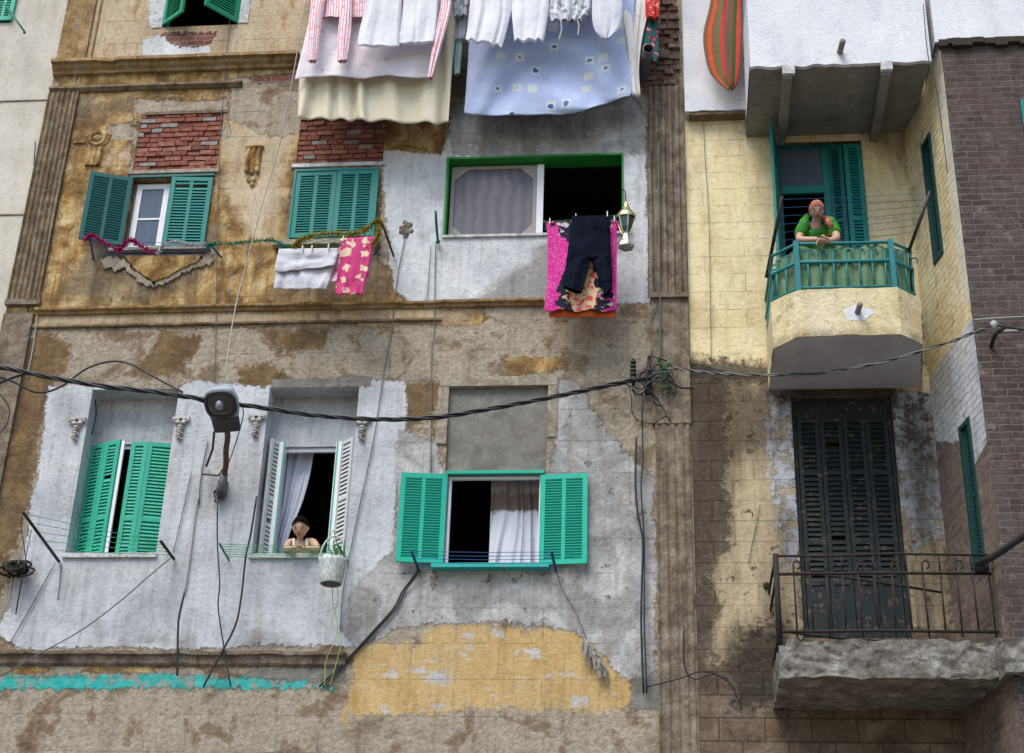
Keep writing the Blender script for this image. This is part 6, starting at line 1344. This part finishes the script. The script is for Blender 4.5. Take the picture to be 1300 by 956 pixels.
# folded antenna-like rods at the left edge
t = thing('drying_frame', 'broken drying frame with pale rods at the far left edge', 'drying frame', W(25,725,-.1))
mb = MB()
for i in range(16):
    c_ = W(22+random.gauss(0,6), 722+random.gauss(0,4), -.12+random.uniform(-.06,.03)); a1 = random.uniform(0,6.28); r1, r2 = random.uniform(.07,.16), random.uniform(.03,.08)
    mb.tube([c_+Vector((math.cos(q)*r1, math.sin(q+a1)*.05, math.sin(q)*r2)) for q in [j*.5 for j in range(13)]], random.uniform(.008,.018), 5)
mb.build('rusty_coil', M['iron'], t)
for a, b in (((14,705),(6,745)),((20,700),(10,768)),((24,712),(12,772)),((34,672),(20,775)),((28,735),(20,780)),((40,672),(30,720)),((8,715),(2,742))): MB().tube([W(*a,-.16), W(*b,-.05)], .008, 5).build('rod', M['cable_white'] if a[0] != 28 else M['blackiron'], t)
mb = MB(); mb.tube(pathpx([(29,652,-.9),(27,668,-.7),(30,690,-.5),(33,712,-.2)]), .006, 5); mb.build('bent_wire', M['cable_grey'], t)
# small holes, hooks, pipes on facade
mb = MB(); mb.lathe(W(973,744,-.0), [(.035,.0),(.04,.02),(.02,.03)], (0,-1,0), 10)
mb.build('wall_stub', M['blackiron'], rb)

# ================================================================== PEOPLE
def skinmesh(verts, edges, root=0, sub=2):
    me = bpy.data.meshes.new('tmp'); me.from_pydata([v[0] for v in verts], edges, []); o = bpy.data.objects.new('tmp', me); COL.objects.link(o)
    o.modifiers.new('s', 'SKIN'); 
    for i, v in enumerate(verts):
        sv = me.skin_vertices[0].data[i]; r_ = v[1]; sv.radius = r_ if isinstance(r_, tuple) else (r_, r_); sv.use_root = (i == root)
    m_ = o.modifiers.new('u', 'SUBSURF'); m_.levels = sub; m_.render_levels = sub
    dg = bpy.context.evaluated_depsgraph_get(); e = o.evaluated_get(dg); me2 = e.to_mesh(); V_ = [tuple(v.co) for v in me2.vertices]; F_ = [list(p.vertices) for p in me2.polygons]; e.to_mesh_clear()
    bpy.data.objects.remove(o); bpy.data.meshes.remove(me); return V_, F_
def head(mb, c, w_, h, fdir, child=False):
    "a head with jaw, nose, sockets, ears, eyes and mouth; material 0 skin, 1 dark, 2 lips"
    f = Vector(fdir).normalized(); x = f.cross(Vector((0,0,1))).normalized() * 1; u = x.cross(f).normalized(); c = Vector(c); nu, nv = 28, 20; vs = []; rx, rz, ry = w_/2, h/2, h*.44
    def T(a, b, d): return c + x*a + u*b + f*d
    for j in range(nv+1):
        th = PI*j/nv
        for i in range(nu):
            ph = 2*PI*i/nu; a = math.sin(th)*math.sin(ph); d = math.sin(th)*math.cos(ph); b = math.cos(th)
            k = 1 if b > -.1 else 1-.24*((-b-.1)/.9)**1.2
            X, Y_, Z_ = a*rx*k, d*ry*(1 if b > 0 else (1-.10*(-b))), b*rz
            if d > 0: Y_ += ry*.20*math.exp(-((a/.16)**2+((b+.12)/.22)**2)) + ry*.05*math.exp(-((a/.3)**2+((b+.62)/.15)**2)) - ry*.10*math.exp(-(((abs(a)-.36)/.16)**2+((b-.08)/.12)**2)) + ry*.04*math.exp(-(((abs(a)-.34)/.2)**2+((b-.26)/.08)**2))
            vs.append(T(X, Z_, Y_))
    mb.cur = 0; mb.smooth = True; mb.add(vs, [(j*nu+i, j*nu+(i+1)%nu, (j+1)*nu+(i+1)%nu, (j+1)*nu+i) for j in range(nv) for i in range(nu)])
    R3 = Matrix((x, f, u)).transposed()
    for sgn in (-1, 1):
        mb.cur = 0; mb.ball(T(sgn*rx*.98, -rz*.05, -ry*.05), (rx*.14, ry*.2, rz*.22), 8, 6, R3)
        mb.cur = 3; mb.ball(T(sgn*rx*.38, rz*.07, ry*.85), (rx*.16, ry*.06, rz*.055), 8, 6, R3)
        mb.cur = 1; mb.ball(T(sgn*rx*.38, rz*.065, ry*.885), (rx*.11, ry*.055, rz*.065), 8, 6, R3)
        mb.ball(T(sgn*rx*.38, rz*.135, ry*.85), (rx*.20, ry*.06, rz*.020), 8, 4, R3); mb.ball(T(sgn*rx*.40, rz*.27, ry*.835), (rx*.24, ry*.07, rz*.035), 8, 4, R3)
        mb.ball(T(sgn*rx*.10, -rz*.26, ry*1.10), (rx*.05, ry*.03, rz*.02), 6, 4, R3)
    mb.cur = 2; mb.ball(T(0, -rz*.46, ry*.90), (rx*.30, ry*.08, rz*.035), 10, 5, R3); mb.ball(T(0, -rz*.53, ry*.89), (rx*.22, ry*.09, rz*.04), 10, 5, R3); mb.cur = 0
    return T, rx, ry, rz, R3
def hand(mb, wrist, d, palmn, size=.16):
    "palm and five curled fingers; d along the hand, palmn out of the palm"
    d = Vector(d).normalized(); n = Vector(palmn); n = (n-d*n.dot(d)).normalized(); s_ = d.cross(n).normalized(); w = Vector(wrist); pl = size*.5
    mb.ball(w+d*pl*.5, (size*.24, size*.30, size*.10), 10, 7, Matrix((s_, d, n)).transposed())
    for i, (o_, l) in enumerate(((-.17,.40),(-.06,.47),(.06,.45),(.17,.36))):
        a = w+d*pl*.85+s_*size*o_; b = a+(d*.9+n*.25).normalized()*size*l*.45; c = b+(d*.55+n*.8).normalized()*size*l*.35; e = c+(d*.1+n).normalized()*size*l*.22
        mb.tube([a-d*.01, a, b, c, e], [size*.055, size*.055, size*.052, size*.046, size*.032], 7)
    a = w+d*pl*.2-s_*size*.2; mb.tube([a, a+(d*.6-s_*.7+n*.3).normalized()*size*.22, a+(d*1.0-s_*.5+n*.6).normalized()*size*.4], [size*.07, size*.06, size*.04], 7)
SKINM = lambda a: [M[a], M['eye'], M['lips'], flat('eye_white', (.55,.52,.48), .4)]
# ---- the woman
WY = -1.02
def w_(x, y, Y): return W(x, y, Y)
hd = w_(1037,267,-1.12); neck = w_(1036,281,-1.04); shL = w_(1020,284,-.98); shR = w_(1055,283,-.98); ch = w_(1036,296,-.93); 
zr_ = 10.47
elL = w_(1014,305,-1.13); elR = w_(1063,303,-1.16); wrL = w_(1040,304,-1.24); wrR = w_(1049,307,-1.26)
pel = Vector((ch.x, -.72, 9.44+.92)); kn = [Vector((ch.x+s_*.10, -.74, 9.44+.50)) for s_ in (-1,1)]; an = [Vector((ch.x+s_*.10, -.68, 9.44+.08)) for s_ in (-1,1)]; toe = [a+Vector((0,-.16,-.04)) for a in an]
V_ = [(pel,.15),(Vector((ch.x,-.80,(pel.z+ch.z)/2)),.13),(ch+Vector((0,.03,-.02)),.125),(neck,.047),(hd,.05),(shL,.06),(elL,.045),(wrL,.03),(shR,.06),(elR,.045),(wrR,.03),(kn[0],.07),(an[0],.045),(toe[0],.035),(kn[1],.07),(an[1],.045),(toe[1],.035)]
E_ = [(0,1),(1,2),(2,3),(3,4),(2,5),(5,6),(6,7),(2,8),(8,9),(9,10),(0,11),(11,12),(12,13),(0,14),(14,15),(15,16)]
mb = MB(); v__, f__ = skinmesh(V_, E_); mb.smooth = True; mb.add(v__, f__); T, rx, ry, rz, R3 = head(mb, hd, .155, .215, (-.02,-1,-.8))
hand(mb, wrL, (1,-.1,-.15), (0,-.5,-1), .17); hand(mb, wrR, (-.9,-.3,-.1), (0,-.5,-1), .17)
bs = Vector((ch.x,-.7,9.44)); mb.v = [tuple(Vector(q)-bs) for q in mb.v]; wo = mb.build('person', SKINM('skin2')); wo.location = bs; wo['_b'] = list(bs); wo['label'] = 'woman in green dress and red headscarf leaning on the balcony railing'; wo['category'] = 'person'
V2 = [(pel+Vector((0,0,-.05)),.19),(Vector((ch.x,-.80,(pel.z+ch.z)/2)),.165),(ch+Vector((0,.01,.01)),.185),(ch.lerp(neck,.62)+Vector((0,-.01,.0)),.125),(shL,.092),(shL.lerp(elL,.8),.075),(shR,.092),(shR.lerp(elR,.8),.075)]
v__, f__ = skinmesh(V2, [(0,1),(1,2),(2,3),(2,4),(4,5),(2,6),(6,7)]); mb = MB(); mb.smooth = True; mb.add(v__, f__); mb.build('dress', C_['shirtgreen'], wo)
mb = MB(); mb.lathe((pel.x,pel.y,9.50), [(.24,0),(.23,.3),(.20,.7),(.18,.95)], n=18); mb.build('skirt', C_['shirtgreen'], wo)
mb = MB(); mb.smooth = True; vs = []; nu, nv = 26, 12
for j in range(nv+1):
    t_ = j/nv
    for i in range(nu):
        ph = 2*PI*i/nu; cp = math.cos(ph); lim = (1.6-.72*cp**2) if cp > 0 else (1.6+.5*cp*cp); th2 = .01+lim*t_
        k = 1.07+.05*(1-t_)+.02*math.sin(ph*5); vs.append(T(math.sin(th2)*math.sin(ph)*rx*k*1.04, math.cos(th2)*rz*1.08, math.sin(th2)*math.cos(ph)*ry*k))
mb.add(vs, [(j*nu+i, j*nu+(i+1)%nu, (j+1)*nu+(i+1)%nu, (j+1)*nu+i) for j in range(nv) for i in range(nu)])
mb.tube(smoothpath([T(rx*.95,-rz*.2,-ry*.4), w_(1049,279,-1.04), w_(1052,283,-1.14), w_(1056,290,-1.12), w_(1052,300,-1.08)], 5), [.030,.034,.036,.038,.038,.04,.04,.038,.04,.036,.038,.034,.032,.034,.028,.028,.024,.022,.018,.014,.008], 8)
mb.build('headscarf', C_['kerchief'], wo)
# ---- the boy
hd = W(381.5,670,-.02); neck = W(381,686,.06); shL = W(367,687,.06); shR = W(397,687,.06); ch = W(381,699,.12)
zs_ = H_nb[2]+.0
elL = W(362.5,698,-.04); elR = W(403.5,698,-.04); wrL = W(377,701,-.14); wrR = W(387,700,-.11)
for q in (elL, elR, wrL, wrR): q.z = max(q.z, zs_+.035)
pel = Vector((ch.x, .50, zs_-.22)); V_ = [(pel,.10),(Vector((ch.x,.32,zs_-.02)),.095),(ch,.10),(neck,.04),(hd,.04),(shL,.05),(elL,.040),(wrL,.028),(shR,.055),(elR,.040),(wrR,.028)]
E_ = [(0,1),(1,2),(2,3),(3,4),(2,5),(5,6),(6,7),(2,8),(8,9),(9,10)]
for s_ in (-1,1):
    k0 = len(V_); V_ += [(pel+Vector((s_*.08,.02,-.18)),.065),(pel+Vector((s_*.08,.04,-.45)),.045),(pel+Vector((s_*.08,-.05,-.50)),.035)]; E_ += [(0,k0),(k0,k0+1),(k0+1,k0+2)]
mb = MB(); v__, f__ = skinmesh(V_, E_); mb.smooth = True; mb.add(v__, f__); T, rx, ry, rz, R3 = head(mb, hd, .172, .222, (.05,-1,-.6))
hand(mb, wrL, (.9,-.35,-.05), (0,-.3,-1), .13); hand(mb, wrR, (-.8,-.5,-.05), (0,-.3,-1), .13)
bs = Vector((ch.x,.3,zs_)); mb.v = [tuple(Vector(q)-bs) for q in mb.v]; bo = mb.build('person', SKINM('skin')); bo.location = bs; bo['_b'] = list(bs); bo['label'] = 'dark haired boy in a white vest leaning on the window sill'; bo['category'] = 'person'
v__, f__ = skinmesh([(pel,.12),(Vector((ch.x,.32,zs_-.02)),.11),(ch+Vector((0,.0,-.035)),.108)], [(0,1),(1,2)]); mb = MB(); mb.smooth = True; mb.add(v__, f__)
for a, b in (((373,685.5),(373.5,700)), ((389.5,685.5),(390,700))):
    mb.tube(smoothpath([W(a[0],a[1]-1,.13), W(a[0],a[1],.03), W(a[0]*.5+b[0]*.5,a[1]*.5+b[1]*.5,.0), W(*b,.01)], 5), .014, 8)
mb.build('vest', C_['white'], bo)
mb = MB(); mb.smooth = True; vs = []; nu, nv = 30, 12
for j in range(nv+1):
    t_ = j/nv
    for i in range(nu):
        ph = 2*PI*i/nu; cp = math.cos(ph); lim = (1.42-(.62)*cp**2) if cp > 0 else (1.42+.6*cp*cp); lim += .10*MN.noise(Vector((ph*5,0,3))); th = th2 = .01+lim*t_; k = 1.05+.10*math.sin(PI*min(1,.5+.5*(1-t_)))+.13*MN.noise(Vector((math.cos(ph)*6,math.sin(ph)*6,th*9)))
        vs.append(T(math.sin(th2)*math.sin(ph)*rx*k, math.cos(th2)*rz*(1.20+.10*MN.noise(Vector((ph*4,th*5,2)))), math.sin(th2)*math.cos(ph)*ry*k))
mb.add(vs, [(j*nu+i, j*nu+(i+1)%nu, (j+1)*nu+(i+1)%nu, (j+1)*nu+i) for j in range(nv) for i in range(nu)]); mb.build('hair', M['hair'], bo)
EXPO = 1.12
# ================================================================== LIGHT
wd = bpy.data.worlds.new('World'); sc.world = wd; wd.use_nodes = True
nt = wd.node_tree; bg = nt.nodes['Background']; sky = nt.nodes.new('ShaderNodeTexSky'); sky.sky_type = 'NISHITA'; sky.sun_disc = False
sky.sun_elevation = math.radians(57); sky.sun_rotation = math.radians(205); sky.air_density = 1.3; sky.dust_density = 1.5; sky.ozone_density = 1.5
nt.links.new(sky.outputs[0], bg.inputs['Color']); bg.inputs['Strength'].default_value = .088
sd = bpy.data.lights.new('sun', 'SUN'); sd.energy = 1.7; sd.angle = math.radians(34); sd.color = (1, .95, .88)
so = bpy.data.objects.new('sun', sd); COL.objects.link(so)
el, az = math.radians(57), math.radians(205)
dirv = Vector((math.sin(az)*math.cos(el), math.cos(az)*math.cos(el), math.sin(el)))   # towards the sun
so.rotation_euler = dirv.to_track_quat('Z', 'Y').to_euler(); so.location = (0,-20,30)
vs_ = sc.view_settings; sc.display_settings.display_device = 'sRGB'; vs_.view_transform = 'Standard'; vs_.look = 'None'; vs_.gamma = 1; vs_.exposure = EXPO; vs_.use_curve_mapping = False
sc.cycles.use_denoising = True; sc.cycles.max_bounces = 6; sc.cycles.use_adaptive_sampling = True; sc.cycles.adaptive_threshold = .02
for o in bpy.data.objects:
    if '_b' in o: del o['_b']
